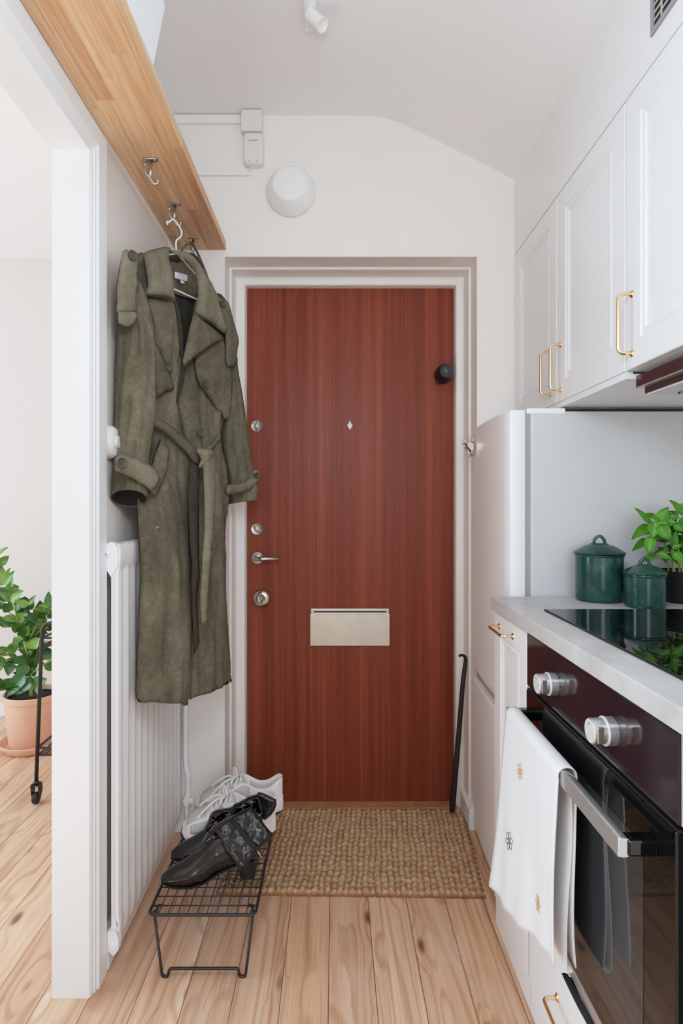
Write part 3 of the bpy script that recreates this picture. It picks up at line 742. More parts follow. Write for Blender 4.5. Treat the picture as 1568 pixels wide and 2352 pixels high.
# ---------------------------------------------------------------- radiator
RX, RY0, RY1, RZ0, RZ1 = -.5475, 1.472, 2.072, .062, 1.084
t = thing('panel_radiator', 'tall white ribbed panel radiator under the coat', 'radiator', (-.57, 1.77, RZ0))
b = MB(); ys = []; n = 11; pitch = (RY1 - RY0 - .03) / n; y = RY0
prof = [(RY0, -.0135), (RY0 + .004, -.003), (RY0 + .016, 0)]
y = RY0 + .015
for k in range(n):
    prof += [(y + pitch * .12, 0), (y + pitch * .30, -.006), (y + pitch * .62, -.006), (y + pitch * .82, 0), (y + pitch, 0)]; y += pitch
prof += [(RY1 - .004, -.003), (RY1, -.0135)]
def rr(z, k, dx=0): return [(RX + dx + d * k, yy, z) for yy, d in prof]
b.loft([rr(RZ0, 1, -.010), rr(RZ0 + .012, .4), rr(RZ0 + .05, .1), rr(RZ0 + .075, 1), rr(RZ1 - .075, 1), rr(RZ1 - .062, .15), rr(RZ1 - .058, 0, .0025), rr(RZ1 - .02, 0, .0025), rr(RZ1 - .006, .3, -.001), rr(RZ1, 1, -.009)], closed=False)
rad = b.build('front_plate', M['rad'], t, True, angle=40)
md = rad.modifiers.new('s', 'SOLIDIFY'); md.thickness = .006; md.offset = 1 if False else -1
MB().box(RX - .022, RX - .008, RY0 + .002, RY1 - .002, RZ0 + .008, RZ1 - .006, .003).build('rear_plate', M['rad'], t)
hz = [(-.038, RZ1 - .022), (-.03, RZ1 - .006), (-.022, RZ1 + .002), (-.012, RZ1 + .001), (-.001, RZ1 - .010), (.0, RZ1 - .058), (-.010, RZ1 - .072), (-.018, RZ1 - .086), (-.026, RZ1 - .072), (-.036, RZ1 - .054), (-.037, RZ1 - .038)]
MB().loft([[(RX + a, RY0 - .008, z) for a, z in hz], [(RX + a, RY0 + .012, z) for a, z in hz]]).build('end_header', M['rad'], t, True, angle=30)
v = MB().lathe([(0, -.001), (.008, -.001), (.008, .006), (.0055, .008), (.005, .012), (0, .012)], (RX - .026, RY0 - .008, RZ1 - .027), (0, -1, 0), 6).build('bleed_valve', M['rad'], t)
MB().lathe([(0, .010), (.0032, .010), (.0032, .0155), (0, .0155)], (RX - .026, RY0 - .008, RZ1 - .027), (0, -1, 0), 12).build('valve_pin', M['nickel'], v)
hz = [(-.026, RZ0 + .04), (-.006, RZ0 + .042), (.002, RZ0 + .02), (.001, RZ0 - .008), (-.012, RZ0 - .022), (-.026, RZ0 - .008)]
MB().loft([[(RX + a, RY0 - .009, z) for a, z in hz], [(RX + a, RY0 + .012, z) for a, z in hz]]).build('end_header', M['rad'], t, True, angle=30)
MB().lathe([(0, -.001), (.008, -.001), (.0075, .008), (.0045, .009), (.004, .014), (0, .014)], (RX - .012, RY0 - .009, RZ0 + .004), (0, -1, 0), 6).build('drain_valve', M['rad'], t)
b = MB().tube(spline([(-.5305, 2.079, RZ0 + .04), (-.528, 2.079, .12), (-.525, 2.079, .17), (-.5265, 2.079, .21), (-.5335, 2.079, .25), (-.5345, 2.079, .4), (-.5345, 2.079, 1.3)], 6), .0085, 12)
b.build('feed_pipe', M['rad'], t, True)
b = MB().tube([(-.5305, 2.079, .135), (-.5305, 2.079, .105)], .0125, 6).tube([(-.54, 2.079, .118), (-.505, 2.075, .118)], .0105, 6).tube([(-.5305, 2.079, .105), (-.5305, 2.079, .0)], .008, 10)
b.build('radiator_valve', M['rad'], t, True, angle=40)
# round white switch on the left wall
t = thing('round_switch', 'round white switch on the left wall beside the coat sleeve', 'switch', (XL, 1.524, 1.346))
MB().lathe([(0, 0), (.044, 0), (.045, .004), (.0425, .016), (.034, .0265), (.022, .0275), (0, .0275)], (XL, 1.524, 1.346), (1, 0, 0), 40).build('switch_body', M['lampglass'], t, True, angle=60)
MB().lathe([(0, .027), (.016, .027), (.0155, .034), (0, .0345)], (XL, 1.524, 1.346), (1, 0, 0), 28).build('switch_knob', M['plastic'], t, True, angle=40)

# ---------------------------------------------------------------- coat on its hanger
HO = Vector((-.475, 1.79, 0)); HU = Vector((.46, .888, 0)).normalized(); HN = Vector((HU.y, -HU.x, 0))
def A(zx, zy): return (220 + zx / 3.676, 540 + zy / 3.676)
def onplane(px, py, w):
    d = Vector(((px - VX) / F, 1, -(py - VY) / F))
    t = (HO.dot(HN) + w) / (d.x * HN.x + d.y * HN.y)
    return Vector((d.x * t, d.y * t, EYE + d.z * t))
def uz(p): return ((p - HO).dot(HU), p.z)
def pt(u, w, z): return HO + HU * u + HN * w + Vector((0, 0, z))
CW = -.012  # base offset of the coat
coat = thing('trench_coat', 'olive green suede trench coat with a tied belt on a hanger over the radiator', 'coat', (HO.x, HO.y, .62))
def resample(poly, step):
    out = []
    for i in range(len(poly)):
        a, b2 = poly[i], poly[(i + 1) % len(poly)]; n = max(1, int((b2 - a).length / step))
        for k in range(n): out.append(a.lerp(b2, k / n))
    return out
def inside(p, poly):
    c = False; j = len(poly) - 1
    for i in range(len(poly)):
        a, b2 = poly[i], poly[j]
        if (a.y > p.y) != (b2.y > p.y) and p.x < (b2.x - a.x) * (p.y - a.y) / (b2.y - a.y) + a.x: c = not c
        j = i
    return c
def dist(p, poly):
    m = 9.
    for i in range(len(poly)):
        a, b2 = poly[i], poly[(i + 1) % len(poly)]; ab = b2 - a
        t = max(0, min(1, (p - a).dot(ab) / max(ab.length_squared, 1e-12))); m = min(m, (p - a - ab * t).length)
    return m
def cloth(name, m, outline, w=0., bulge=0., R=.05, fold=0., freq=(30, 5), seed=0., tilt=0., thick=.0032, step=.011, parent=None, smooth_outline=True, z0=None, wfun=None, hem=None):
    """a sewn panel: outline traced on the coat plane (offset w), filled with a fine mesh, domed by bulge and creased by fold"""
    par = parent or coat
    P3 = [onplane(*A(*q[:2]), CW + w + (wfun(*q[:2]) if wfun else 0)) for q in outline]
    p2 = [Vector(uz(p)) for p in P3]
    if smooth_outline: p2 = [Vector((q.x, q.y)) for q in spline([(q.x, q.y, 0) for q in p2], 4, True)]
    bd = resample(p2, step)
    xs = [q.x for q in bd]; ys = [q.y for q in bd]; inn = []
    yy = min(ys) + step * .5; row = 0
    while yy < max(ys):
        xx = min(xs) + (step * .5 if row % 2 else 0)
        while xx < max(xs):
            q = Vector((xx, yy))
            if inside(q, p2) and dist(q, bd) > step * .55: inn.append(q)
            xx += step
        yy += step * .87; row += 1
    n = len(bd)
    r = delaunay_2d_cdt(bd + inn, [(i, (i + 1) % n) for i in range(n)], [list(range(n))], 1, 1e-6)
    vs = []; edge = bd if hem is None else [e for i, e in enumerate(bd) if e.y > hem or abs((bd[(i + 1) % n] - bd[i - 1]).y) > 1.3 * abs((bd[(i + 1) % n] - bd[i - 1]).x)]
    for q in r[0]:
        d = min((q - e).length for e in edge) if hem is not None else dist(q, bd)
        k = min(1, d / R)
        ww = CW + w + bulge * math.sqrt(max(0, 1 - (1 - k) ** 2))
        if wfun: ww += _inv(q, wfun)
        if fold: ww += fold * min(1, d / .02) * (noise.noise((q.x * freq[0] + seed, q.y * freq[1], seed)) + .5 * noise.noise((q.x * freq[0] * 2.1, q.y * freq[1] * 1.7 + seed, 3 + seed)))
        ww += tilt * (q.x)
        vs.append(pt(q.x, ww, q.y))
    o_ = MB().add(vs, [list(f) for f in r[2]]).build(name, m, par, True)
    if thick:
        md = o_.modifiers.new('t', 'SOLIDIFY'); md.thickness = thick; md.offset = 0
    return o_
def _inv(q, wfun):
    return wfun(None, q.y)
# the lower coat hangs forward over the radiator: w grows below the belt
def lean(zx, zyorz):
    z = zyorz if zx is None else EYE - (A(zx, zyorz)[1] - VY) * 1.78 / F
    return .058 * max(0, min(1, (1.36 - z) / .35))
BODY = [(345, 180), (430, 150), (620, 140), (760, 150), (860, 190), (1000, 480), (1100, 700), (1150, 1120), (1140, 1400), (1060, 1700), (1105, 1950), (1118, 2206), (1085, 2606), (1098, 3100), (1134, 3736),
        (1000, 3800), (840, 3880), (700, 3925), (600, 3943), (440, 3932), (346, 3908), (356, 3500), (350, 2300), (400, 2050), (470, 1700), (480, 1400), (400, 900), (340, 400)]
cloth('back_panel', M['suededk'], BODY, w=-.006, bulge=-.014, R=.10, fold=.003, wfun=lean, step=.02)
cloth('back_lining', M['lining'], [(640, 480), (860, 500), (880, 620), (850, 1000), (760, 1300), (690, 1350), (660, 1000), (640, 600)], w=-.012, bulge=-.01, fold=.008, freq=(40, 3), smooth_outline=False)
cloth('neck_facing', M['suede'], [(590, 150), (700, 140), (800, 170), (870, 260), (890, 420), (870, 540), (780, 530), (650, 480), (600, 330)], w=-.008, bulge=-.008, R=.04, fold=.003)
# front panels
cloth('front_panel', M['suede'], [(345, 190), (430, 180), (560, 450), (662, 552), (700, 720), (722, 880), (740, 1060), (730, 1210), (684, 1405), (700, 1560), (755, 1760), (782, 1950), (786, 2206), (786, 2700), (790, 3100), (781, 3896),
      (650, 3939), (590, 3945), (440, 3932), (346, 3908), (356, 3500), (350, 2300), (380, 2050), (440, 1800), (470, 1500), (420, 1100), (345, 500)],
      w=.016, bulge=.024, R=.09, fold=.018, freq=(20, 3.0), seed=2., wfun=lean, hem=.70)
cloth('front_panel', M['suede'], [(860, 500), (1000, 520), (1100, 700), (1150, 1120), (1140, 1380), (1060, 1640), (1050, 1740), (1105, 1950), (1118, 2206), (1100, 2350), (1085, 2606), (1098, 3100), (1134, 3736), (1110, 3752), (950, 3835), (815, 3886), (779, 3890),
      (770, 3500), (775, 2900), (770, 2206), (745, 1760), (690, 1500), (690, 1350), (740, 1100), (800, 780)],
      w=.006, bulge=.022, R=.08, fold=.018, freq=(22, 2.8), seed=5., wfun=lean, hem=.74)
# the folded front edge that shows between the panels under the belt
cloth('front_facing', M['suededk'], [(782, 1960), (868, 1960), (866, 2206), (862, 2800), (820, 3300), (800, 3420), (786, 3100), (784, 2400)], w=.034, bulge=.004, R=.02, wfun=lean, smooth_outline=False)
# storm flaps
fl = cloth('storm_flap', M['suede'], [(850, 1015), (843, 1150), (880, 1272), (960, 1372), (1012, 1460), (1060, 1510), (1108, 1555), (1142, 1385), (1146, 1140), (1110, 980), (1060, 860), (980, 860)], w=.034, bulge=.012, R=.05, fold=.006, freq=(30, 8), seed=8.)
f2 = cloth('storm_flap', M['suede'], [(345, 350), (430, 520), (497, 815), (494, 880), (570, 1060), (657, 1285), (585, 1322), (512, 1362), (480, 1180), (400, 850), (345, 560)], w=.046, bulge=.012, R=.05, fold=.005, freq=(30, 8), seed=3.)
f3 = cloth('buttoned_flap', M['suede'], [(440, 540), (600, 560), (668, 580), (716, 900), (690, 1080), (660, 1200), (648, 1240), (600, 1120), (520, 900), (480, 700)], w=.038, bulge=.008, R=.05, fold=.006, freq=(26, 6), seed=4.)
cloth('front_edge', M['suededk'], [(655, 560), (700, 610), (724, 860), (745, 1060), (738, 1220), (690, 1408), (682, 1400), (716, 1210), (722, 1060), (700, 880), (680, 640)], w=.046, bulge=.005, R=.008, step=.008)
# collar and lapel
cl = cloth('collar', M['suedelt'], [(408, 158), (500, 120), (590, 100), (628, 116), (608, 200), (640, 330), (652, 460), (668, 552), (600, 530), (440, 507), (432, 450), (442, 410), (420, 260)], w=.058, bulge=.016, R=.04, fold=.007, freq=(26, 14), seed=1.)
cr = cloth('collar', M['suedelt'], [(625, 126), (720, 136), (790, 160), (860, 225), (920, 325), (1002, 465), (1042, 600), (1097, 828), (980, 752), (872, 690), (838, 640), (862, 520), (858, 400), (830, 300), (760, 215), (690, 170)], w=.060, bulge=.014, R=.035, fold=.004, freq=(22, 9), seed=6.)
lp = cloth('lapel', M['suede'], [(832, 640), (872, 695), (960, 765), (1082, 872), (1062, 890), (990, 925), (900, 988), (810, 1050), (742, 1112), (733, 1060), (760, 930), (790, 790)], w=.066, bulge=.012, R=.035, fold=.004, seed=7., smooth_outline=False)
# sleeves: tubes lofted through traced widths
VD = Vector((.257, -.967, 0)).normalized(); VS = Vector((VD.y * -1, VD.x, 0)); VS = VS if VS.x > 0 else -VS
def sleeve(rows, w, depth, seed, fold=.014, n=64, seam=19):
    b = MB(); rings = []
    sp = spline([(l, r_, y) for y, l, r_ in rows], 5)
    for q in sp:
        zx0, zx1, zy = q
        c3 = onplane(*A((zx0 + zx1) / 2, zy), CW + w)
        s_ = c3.y / F / 3.676; hw = (zx1 - zx0) / 2 * s_; dp = min(depth, hw * .9)
        ring = []
        for k in range(n):
            a = 2 * PI * k / n; ca, sa = math.cos(a), math.sin(a)
            nn = noise.noise((ca * 2.2 + seed, sa * 2.2, c3.z * 7 + seed)) + .6 * noise.noise((ca * 4 + seed, sa * 4, c3.z * 15))
            sm = -.0028 if k == seam else 0.
            ring.append(c3 + VS * hw * ca + VD * (dp * sa + fold * nn * abs(sa) + sm))
        rings.append(ring)
    return rings
rows = [(150, 232, 350), (300, 200, 350), (450, 180, 350), (640, 184, 400), (800, 190, 480), (1000, 178, 500), (1200, 172, 500), (1500, 165, 498), (1700, 160, 470), (1900, 156, 445), (2060, 148, 438), (2120, 142, 436)]
R_ = sleeve(rows, .052, .050, 1.)
# cuff opening tilted towards the viewer
last = R_[-1]; c3 = sum(last, Vector()) / len(last)
def cuffring(c3, hw, hz, cx, dz=0, depth=.03, n=64):
    return [c3 + VS * (hw * math.cos(2 * PI * k / n) + cx) + VD * (depth * math.sin(2 * PI * k / n)) + Vector((0, 0, dz + hz * math.sin(2 * PI * k / n))) for k in range(n)]
b = MB()
s_ = c3.y / F / 3.676
rim = cuffring(c3, 146 * s_, .024, -6 * s_, -.034, .046)
rin = [c3 + (p - c3) * .95 + Vector((0, 0, .0015)) for p in rim]
b.loft(R_ + [rim, [c3 + (p - c3) * .985 + Vector((0, 0, -.002)) for p in rim], rin], True, True, False)
s1 = b.build('sleeve', M['suede'], coat, True)
MB().loft([rin, [c3 + (p - c3) * .86 + Vector((0, 0, .008)) for p in rin], [c3 + (p - c3) * .68 + Vector((0, 0, .03)) for p in rin]], True, False, True).build('cuff_lining', M['cufflining'], s1, True)
rows2 = [(500, 985, 1060), (580, 1020, 1116), (720, 1040, 1160), (880, 1050, 1200), (1000, 1050, 1192), (1120, 1060, 1200), (1300, 1060, 1230), (1500, 1055, 1262), (1750, 1055, 1300), (1990, 1090, 1336), (2110, 1108, 1368), (2180, 1114, 1367), (2250, 1118, 1364)]
R2 = sleeve(rows2, .012, .045, 9.)
last = R2[-1]; n = len(last)
c4 = sum(last, Vector()) / n
rim2 = [p + Vector((0, 0, .010 * math.cos(2 * PI * k / n))) for k, p in enumerate(last)]
s2 = MB().loft(R2 + [rim2, [c4 + (p - c4) * .93 for p in rim2], [c4 + (p - c4) * .85 + Vector((0, 0, .05)) for p in rim2]], True, True, True).build('sleeve', M['suede'], coat, True)
# straps on shoulders and cuffs
e1 = cloth('epaulette', M['suedelt'], [(236, 132), (290, 145), (345, 172), (358, 225), (345, 330), (352, 400), (334, 520), (330, 655), (190, 655), (182, 560), (180, 440), (200, 300)], w=.100, bulge=.008, R=.02, fold=.003, seed=2., parent=s1)
cloth('sleeve_tab', M['suedelt'], [(188, 652), (330, 648), (352, 690), (330, 742), (268, 776), (190, 742)], w=.108, bulge=.004, R=.01, parent=s1, smooth_outline=False)
e2 = cloth('epaulette', M['suede'], [(1002, 492), (1060, 540), (1118, 575), (1150, 690), (1202, 885), (1186, 985), (1192, 1080), (1140, 1116), (1100, 1085), (1096, 960), (1090, 830), (1040, 640)], w=.054, bulge=.008, R=.02, fold=.004, seed=4., parent=s2)
k1 = cloth('cuff_strap', M['suedelt'], [(165, 1880), (228, 1853), (330, 1888), (480, 1955), (544, 2062), (472, 2158), (400, 2105), (290, 2040), (165, 1985)], w=.106, bulge=.006, R=.012, parent=s1, fold=.002, smooth_outline=False)
k2 = cloth('cuff_strap', M['suedelt'], [(1338, 1985), (1368, 1992), (1378, 2030), (1366, 2085), (1300, 2150), (1200, 2180), (1112, 2188), (1112, 2112), (1180, 2108), (1260, 2085), (1312, 2040)], w=.060, bulge=.006, R=.012, parent=s2, fold=.002)
# belt: bands, knot and two tails
b1 = cloth('belt', M['suede'], [(490, 1542), (560, 1570), (620, 1600), (720, 1690), (860, 1820), (892, 1890), (858, 1952), (760, 1832), (600, 1680), (484, 1602)], w=.058, bulge=.006, R=.012, smooth_outline=False)
cloth('belt_band', M['suede'], [(1048, 1660), (1052, 1722), (1000, 1790), (940, 1850), (870, 1840), (900, 1800), (985, 1760)], w=.050, bulge=.005, R=.01, parent=b1, smooth_outline=False)
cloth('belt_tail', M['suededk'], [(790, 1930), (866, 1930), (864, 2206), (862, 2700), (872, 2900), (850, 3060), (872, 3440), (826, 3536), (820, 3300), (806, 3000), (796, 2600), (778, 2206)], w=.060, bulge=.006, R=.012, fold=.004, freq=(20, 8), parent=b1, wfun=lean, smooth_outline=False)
cloth('belt_tail', M['suedelt'], [(880, 1840), (965, 1820), (996, 1900), (1002, 2206), (985, 2530), (962, 2750), (932, 3200), (946, 3300), (890, 3266), (880, 3050), (900, 2730), (918, 2500), (915, 2206), (905, 1960)], w=.078, bulge=.008, R=.012, fold=.004, freq=(20, 8), seed=5., parent=b1, wfun=lean, smooth_outline=False)
cloth('belt_knot', M['suedelt'], [(852, 1818), (900, 1800), (968, 1808), (990, 1840), (960, 1900), (890, 1960), (868, 1950), (886, 1890)], w=.086, bulge=.012, R=.015, parent=b1)
cloth('pocket_flap', M['suede'], [(541, 1732), (612, 1802), (604, 1950), (560, 2090), (496, 2204), (430, 2140), (476, 1930)], w=.060, bulge=.004, R=.01, smooth_outline=False, wfun=lean)
MB().tube([onplane(*A(x, y), CW + .064) for x, y in ((541, 1734), (508, 1830), (470, 1962))], .0022, 6).build('pocket_opening', M['ink'], coat, True)
# buttons
def button(zx, zy, w, r, parent, nrm=None):
    c = onplane(*A(zx, zy), CW + w); n_ = nrm or (HN * .9 + Vector((.1, -.35, 0))).normalized()
    o_ = MB().lathe([(0, 0), (r * .95, 0), (r, .0018), (r * .97, .0042), (r * .86, .0048), (r * .72, .0036), (r * .66, .0016), (r * .5, .001), (0, .001)], c, n_, 28).build('button', M['button'], parent, True, angle=50)
    e1 = Vector((-n_.y, n_.x, 0)).normalized(); e2 = n_.cross(e1)
    b = MB()
    for a in (.8, 2.37, 3.94, 5.5):
        q = c + n_ * .0009 + (e1 * math.cos(a) + e2 * math.sin(a)) * r * .2
        b.lathe([(0, 0), (r * .085, 0), (r * .085, .0004), (0, .0004)], q, n_, 8)
    if parent is coat: b.build('button_holes', M['ink'], o_)
    else: b.build('button_holes', M['ink'], parent)
    return o_
button(615, 1116, .056, .0125, coat); button(934, 1255, .056, .0135, coat); button(880, 1670, .044, .0125, coat); button(786, 2352, .072, .0125, coat); button(905, 2052, .046, .0115, coat)
button(308, 176, .114, .0125, s1); button(1070, 581, .068, .0115, s2); button(216, 1926, .118, .0150, s1); button(1354, 2030, .070, .0115, s2, Vector((.75, -.66, 0)))
# topstitched seams, sewn just above the cloth they run on
for pts, w in ((((850, 1030), (846, 1150), (884, 1268), (964, 1366), (1016, 1450), (1064, 1500), (1104, 1540)), .0375), (((745, 1108), (815, 1044), (905, 982), (1055, 886)), .0725),
               (((438, 500), (520, 516), (600, 524), (660, 545)), .0645), (((870, 680), (978, 742), (1090, 818)), .0655)):
    MB().tube(spline([onplane(*A(x - 5, y - 7), CW + w) for x, y in pts], 4), .0007, 5).build('stitching', M['suededk'], coat, True)
# label and size tag inside the neck
tg = cloth('brand_tag', M['label'], [(666, 307), (776, 338), (776, 394), (666, 362)], w=.004, parent=coat, smooth_outline=False, thick=.0006)
cloth('size_tag', M['label'], [(712, 380), (742, 388), (756, 412), (722, 408)], w=.005, parent=tg, smooth_outline=False, thick=.0006)
lo_ = onplane(*A(720, 340), CW + .0046); ex = (onplane(*A(776, 366), CW + .0046) - onplane(*A(666, 335), CW + .0046)).normalized()
text_mb('ARIN COLE', .0062, lo_, ex, (0, 0, 1), .0).build('tag_print', M['greyink'], tg)
b = MB()
for k in range(9):
    q = onplane(*A(705 + k * 4.6, 357 + k * 1.25), CW + .0048); b.lathe([(0, 0), (.0006, 0), (.0006, .0002), (0, .0002)], q, HN, 6)
b.build('tag_print', M['greyink'], tg)
MB().tube([onplane(*A(x, y), CW + .062) for x, y in ((1000, 2402), (1010, 2420), (1008, 2445), (996, 2455))], .0009, 6).build('loose_thread', M['ink'], coat, True)
MB().tube([onplane(*A(x, y), CW + .090) for x, y in ((508, 2475), (520, 2463), (536, 2464))], .0008, 6).build('loose_thread', M['label'], coat, True)

# hanger
hg = thing('wire_hanger', 'white coated wire hanger on the middle hook inside the coat', 'hanger', (-.48, 1.775, 1.9))
hp = [(480, 510 - 0, 0)]
def hx(px, py, w=.0): return onplane(px, py, w)
pts = [(385, 516), (383, 512), (385, 508), (388, 511), (391, 507), (397, 504), (402, 507), (408, 515), (415, 527), (417, 537), (414, 545), (406, 551), (404, 560), (405, 575), (406, 583)]
hkp = spline([hx(x, y, .022) for x, y in pts], 4)
MB().tube(hkp, .0024, 10).build('hanger_hook', M['whitewire'], hg, True)
sh = [(406, 583), (383, 585.5), (330, 600), (296, 606), (292, 611), (298, 615), (380, 655), (450, 687), (500, 706), (512, 702), (506, 690), (470, 650), (444, 625), (420, 597), (406, 583)]
MB().tube(fillet([hx(x, y, .012 if 300 < x < 500 else .0) for x, y in sh], .01, 4), .0024, 10).build('hanger_frame', M['whitewire'], hg, True)
# strap on the farthest hook
sc = [P(x, y, yy) for x, y, yy in ((412, 585, 2.02), (418, 574, 2.01), (428, 562, 2.0), (437, 559, 1.995), (445, 565, 1.99), (453, 580, 1.985), (462, 600, 1.985), (474, 630, 1.985), (490, 680, 1.985))]
b = MB(); q = spline(sc, 5)
def strapring(i):
    c = q[i]; tg_ = (q[min(i + 1, len(q) - 1)] - q[max(i - 1, 0)]).normalized(); sd = Vector((.3, -.95, .0)).normalized(); nm = tg_.cross(sd).normalized()
    return [c + sd * .0115 + nm * .0012, c - sd * .0115 + nm * .0012, c - sd * .0115 - nm * .0012, c + sd * .0115 - nm * .0012]
b.loft([strapring(i) for i in range(len(q))])
o = b.build('leather_strap', M['strap'], smooth=True, angle=40, origin=q[len(q) // 2])
tag(o, 'taupe leather strap looped over the farthest hook behind the coat', 'strap')
# ---------------------------------------------------------------- tea towel over the oven handle
tw = thing('tea_towel', 'white tea towel with stitched daisies over the oven handle', 'towel', (.39, 1.16, .705))
def lerp(a, b_, t): return a + (b_ - a) * t
def towel_pt(u, v, back=False, off=0.):
    """u: 0 near edge .. 1 far edge; v: 0 bar top .. 1 hem of the front sheet"""
    y = lerp(1.008, 1.312, u) + .006 * math.sin(5 * v + 2 * u) * v
    x = lerp(.3895, .379, v) - .028 * u ** 2.2 * v - .004 * math.sin(9 * u + 3 * v) * v + .003 * math.sin(23 * u) * v * v
    z = lerp(.712, lerp(.369, .318, u) + .012 * math.sin(5 * u + 1), v)
    return Vector((x - off, y, z))
def top_arc(u, r=.0):
    y = lerp(1.008, 1.312, u); return [Vector((.405 + (.0165 + r) * math.cos(a), y, .7085 + (.0145 + r) * math.sin(a))) for a in [PI * k / 8 for k in range(9)]]
def back_pt(u, v):
    y = lerp(1.010, 1.312, u); x = lerp(.4235, .418, math.sin(v * PI * .9)) + .003 * math.sin(6 * v + 8 * u) * v
    return Vector((x, y, lerp(.706, .372, v)))
b = MB(); NU, NV = 26, 34; cols = []
for i in range(NU + 1):
    u = i / NU
    col = [back_pt(u, v / NV) for v in range(NV, 0, -1)] + top_arc(u)[:] + [towel_pt(u, v / NV) for v in range(1, NV + 1)]
    cols.append(col)
b.loft(cols, closed=False)
o = b.build('towel_sheet', M['towel'], tw, True); md = o.modifiers.new('t', 'SOLIDIFY'); md.thickness = .0022; md.offset = 0
# folded inner layer seen at the near edge
b = MB(); cols = []
for i in range(13):
    u = i / 12; col = []
    for k in range(25):
        v = k / 24; wv = .006 * math.sin(PI * v * 1.6 + .5)
        col.append(Vector((lerp(.4115, .4095, v) + wv * .7, lerp(1.0125, 1.30, u), lerp(.688, .366, v))))
    for k in range(1, 4): col.append(Vector((.4095 + wv * .7 + .0035 * k, lerp(1.0125, 1.30, u), .366 - .004 * math.sin(PI * k / 4))))
    cols.append(col)
b.loft(cols, closed=False)
o = b.build('towel_fold', M['towel'], tw, True); md = o.modifiers.new('t', 'SOLIDIFY'); md.thickness = .002; md.offset = 0
def daisy(u, v, r, petals, m, rot=0., squash=1.):
    c = towel_pt(u, v, off=.0022); eu = (towel_pt(u - .02, v) - towel_pt(u + .02, v)).normalized(); ev = (towel_pt(u, v - .02) - towel_pt(u, v + .02)).normalized()
    b = MB()
    for k in range(petals):
        a = rot + 2 * PI * k / petals; pts = []
        for j in range(12):
            w = 2 * PI * j / 12; lx = r * (.62 + .38 * math.cos(w)); ly = r * .27 * math.sin(w)
            xx = lx * math.cos(a) - ly * math.sin(a); yy = lx * math.sin(a) + ly * math.cos(a)
            pts.append(c + eu * xx * squash + ev * yy)
        b.tube(pts, .0005, 5, True)
    f = b.build('stitched_flower', m, tw)
    MB().lathe([(0, 0), (r * .2, 0), (r * .18, .0008), (0, .001)], c, eu.cross(ev) * (1 if eu.cross(ev).x < 0 else -1), 10).build('flower_centre', M['gold'], f)
daisy(.62, .215, .017, 6, M['gold'], 1.4)
daisy(.73, .62, .019, 6, M['thread'], .4)
daisy(.27, .80, .016, 6, M['gold'], 1.1)
b = MB()
for k in range(4):
    q = back_pt(.03, .62 + k * .03); b.box(q.x - .018 + .001 * k, q.x - .0165 + .001 * k, q.y + .004 + .006 * (k % 2), q.y + .014, q.z - .006, q.z + .006)
# ---------------------------------------------------------------- wire shoe rack
KX0, KX1, KY0, KY1, KZ = -.462, -.196, 1.437, 2.03, .163
t = thing('wire_shoe_rack', 'black wire shoe rack holding the boots and sneakers', 'shoe rack', ((KX0 + KX1) / 2, (KY0 + KY1) / 2, 0))
fr = fillet([(KX0 + .1, KY0, KZ), (KX1, KY0, KZ), (KX1, KY1, KZ), (KX0, KY1, KZ), (KX0, KY0, KZ), (KX0 + .1, KY0, KZ)], .018, 6)
MB().tube(fr[:-1], .0038, 10, True).build('rack_frame', M['blackwire'], t, True)
b = MB()
for k in range(1, 11):
    x = KX0 + (KX1 - KX0) * k / 11; b.tube([(x, KY0, KZ + .0015), (x, KY1, KZ + .0015)], .0017, 6)
n = 17
for k in range(1, n):
    y = KY0 + (KY1 - KY0) * k / n; b.tube([(KX0, y, KZ - .0012), (KX1, y, KZ - .0012)], .0017, 6)
b.build('wire_grid', M['blackwire'], t, True)
for y, s_ in ((KY0 + .008, 1), (KY1 - .008, -1)):
    e = 0 if s_ == 1 else .0145
    pts = [(KX0 + .008, y + .012 * s_, KZ - .004), (-.4305, y, .0105 + e), (-.4275, y, .0038 + e), (-.417, y, .0038 + e), (-.4135, y, .0115 + e), (-.4125, y, .0225 + e), (-.402, y, .0235 + e),
           (-.250, y, .0235 + e), (-.2395, y, .0225 + e), (-.2385, y, .0115 + e), (-.235, y, .0038 + e), (-.2245, y, .0038 + e), (-.2215, y, .0105 + e), (KX1 - .008, y + .012 * s_, KZ - .004)]
    MB().tube(fillet(pts, .006, 4), .0036, 10).build('leg', M['blackwire'], t, True)
    for x, sx in ((KX0 + .008, 1), (KX1 - .008, -1)):
        MB().tube([(x + .004 * sx, y + .012 * s_, KZ - .012), (x + .004 * sx, y + .034 * s_, KZ - .006), (x + .016 * sx, y + .034 * s_, KZ - .005)], .0042, 8).build('hinge_sleeve', M['rubber'], t, True)
for x in (KX1 - .002,):
    MB().tube(fillet([(x, KY1 - .006, KZ), (x, KY1 + .003, KZ + .03), (x, KY1 - .012, KZ + .032), (x, KY1 - .016, KZ + .004)], .006), .0032, 8).build('stacking_loop', M['blackwire'], t, True)
RZ = KZ + .0068
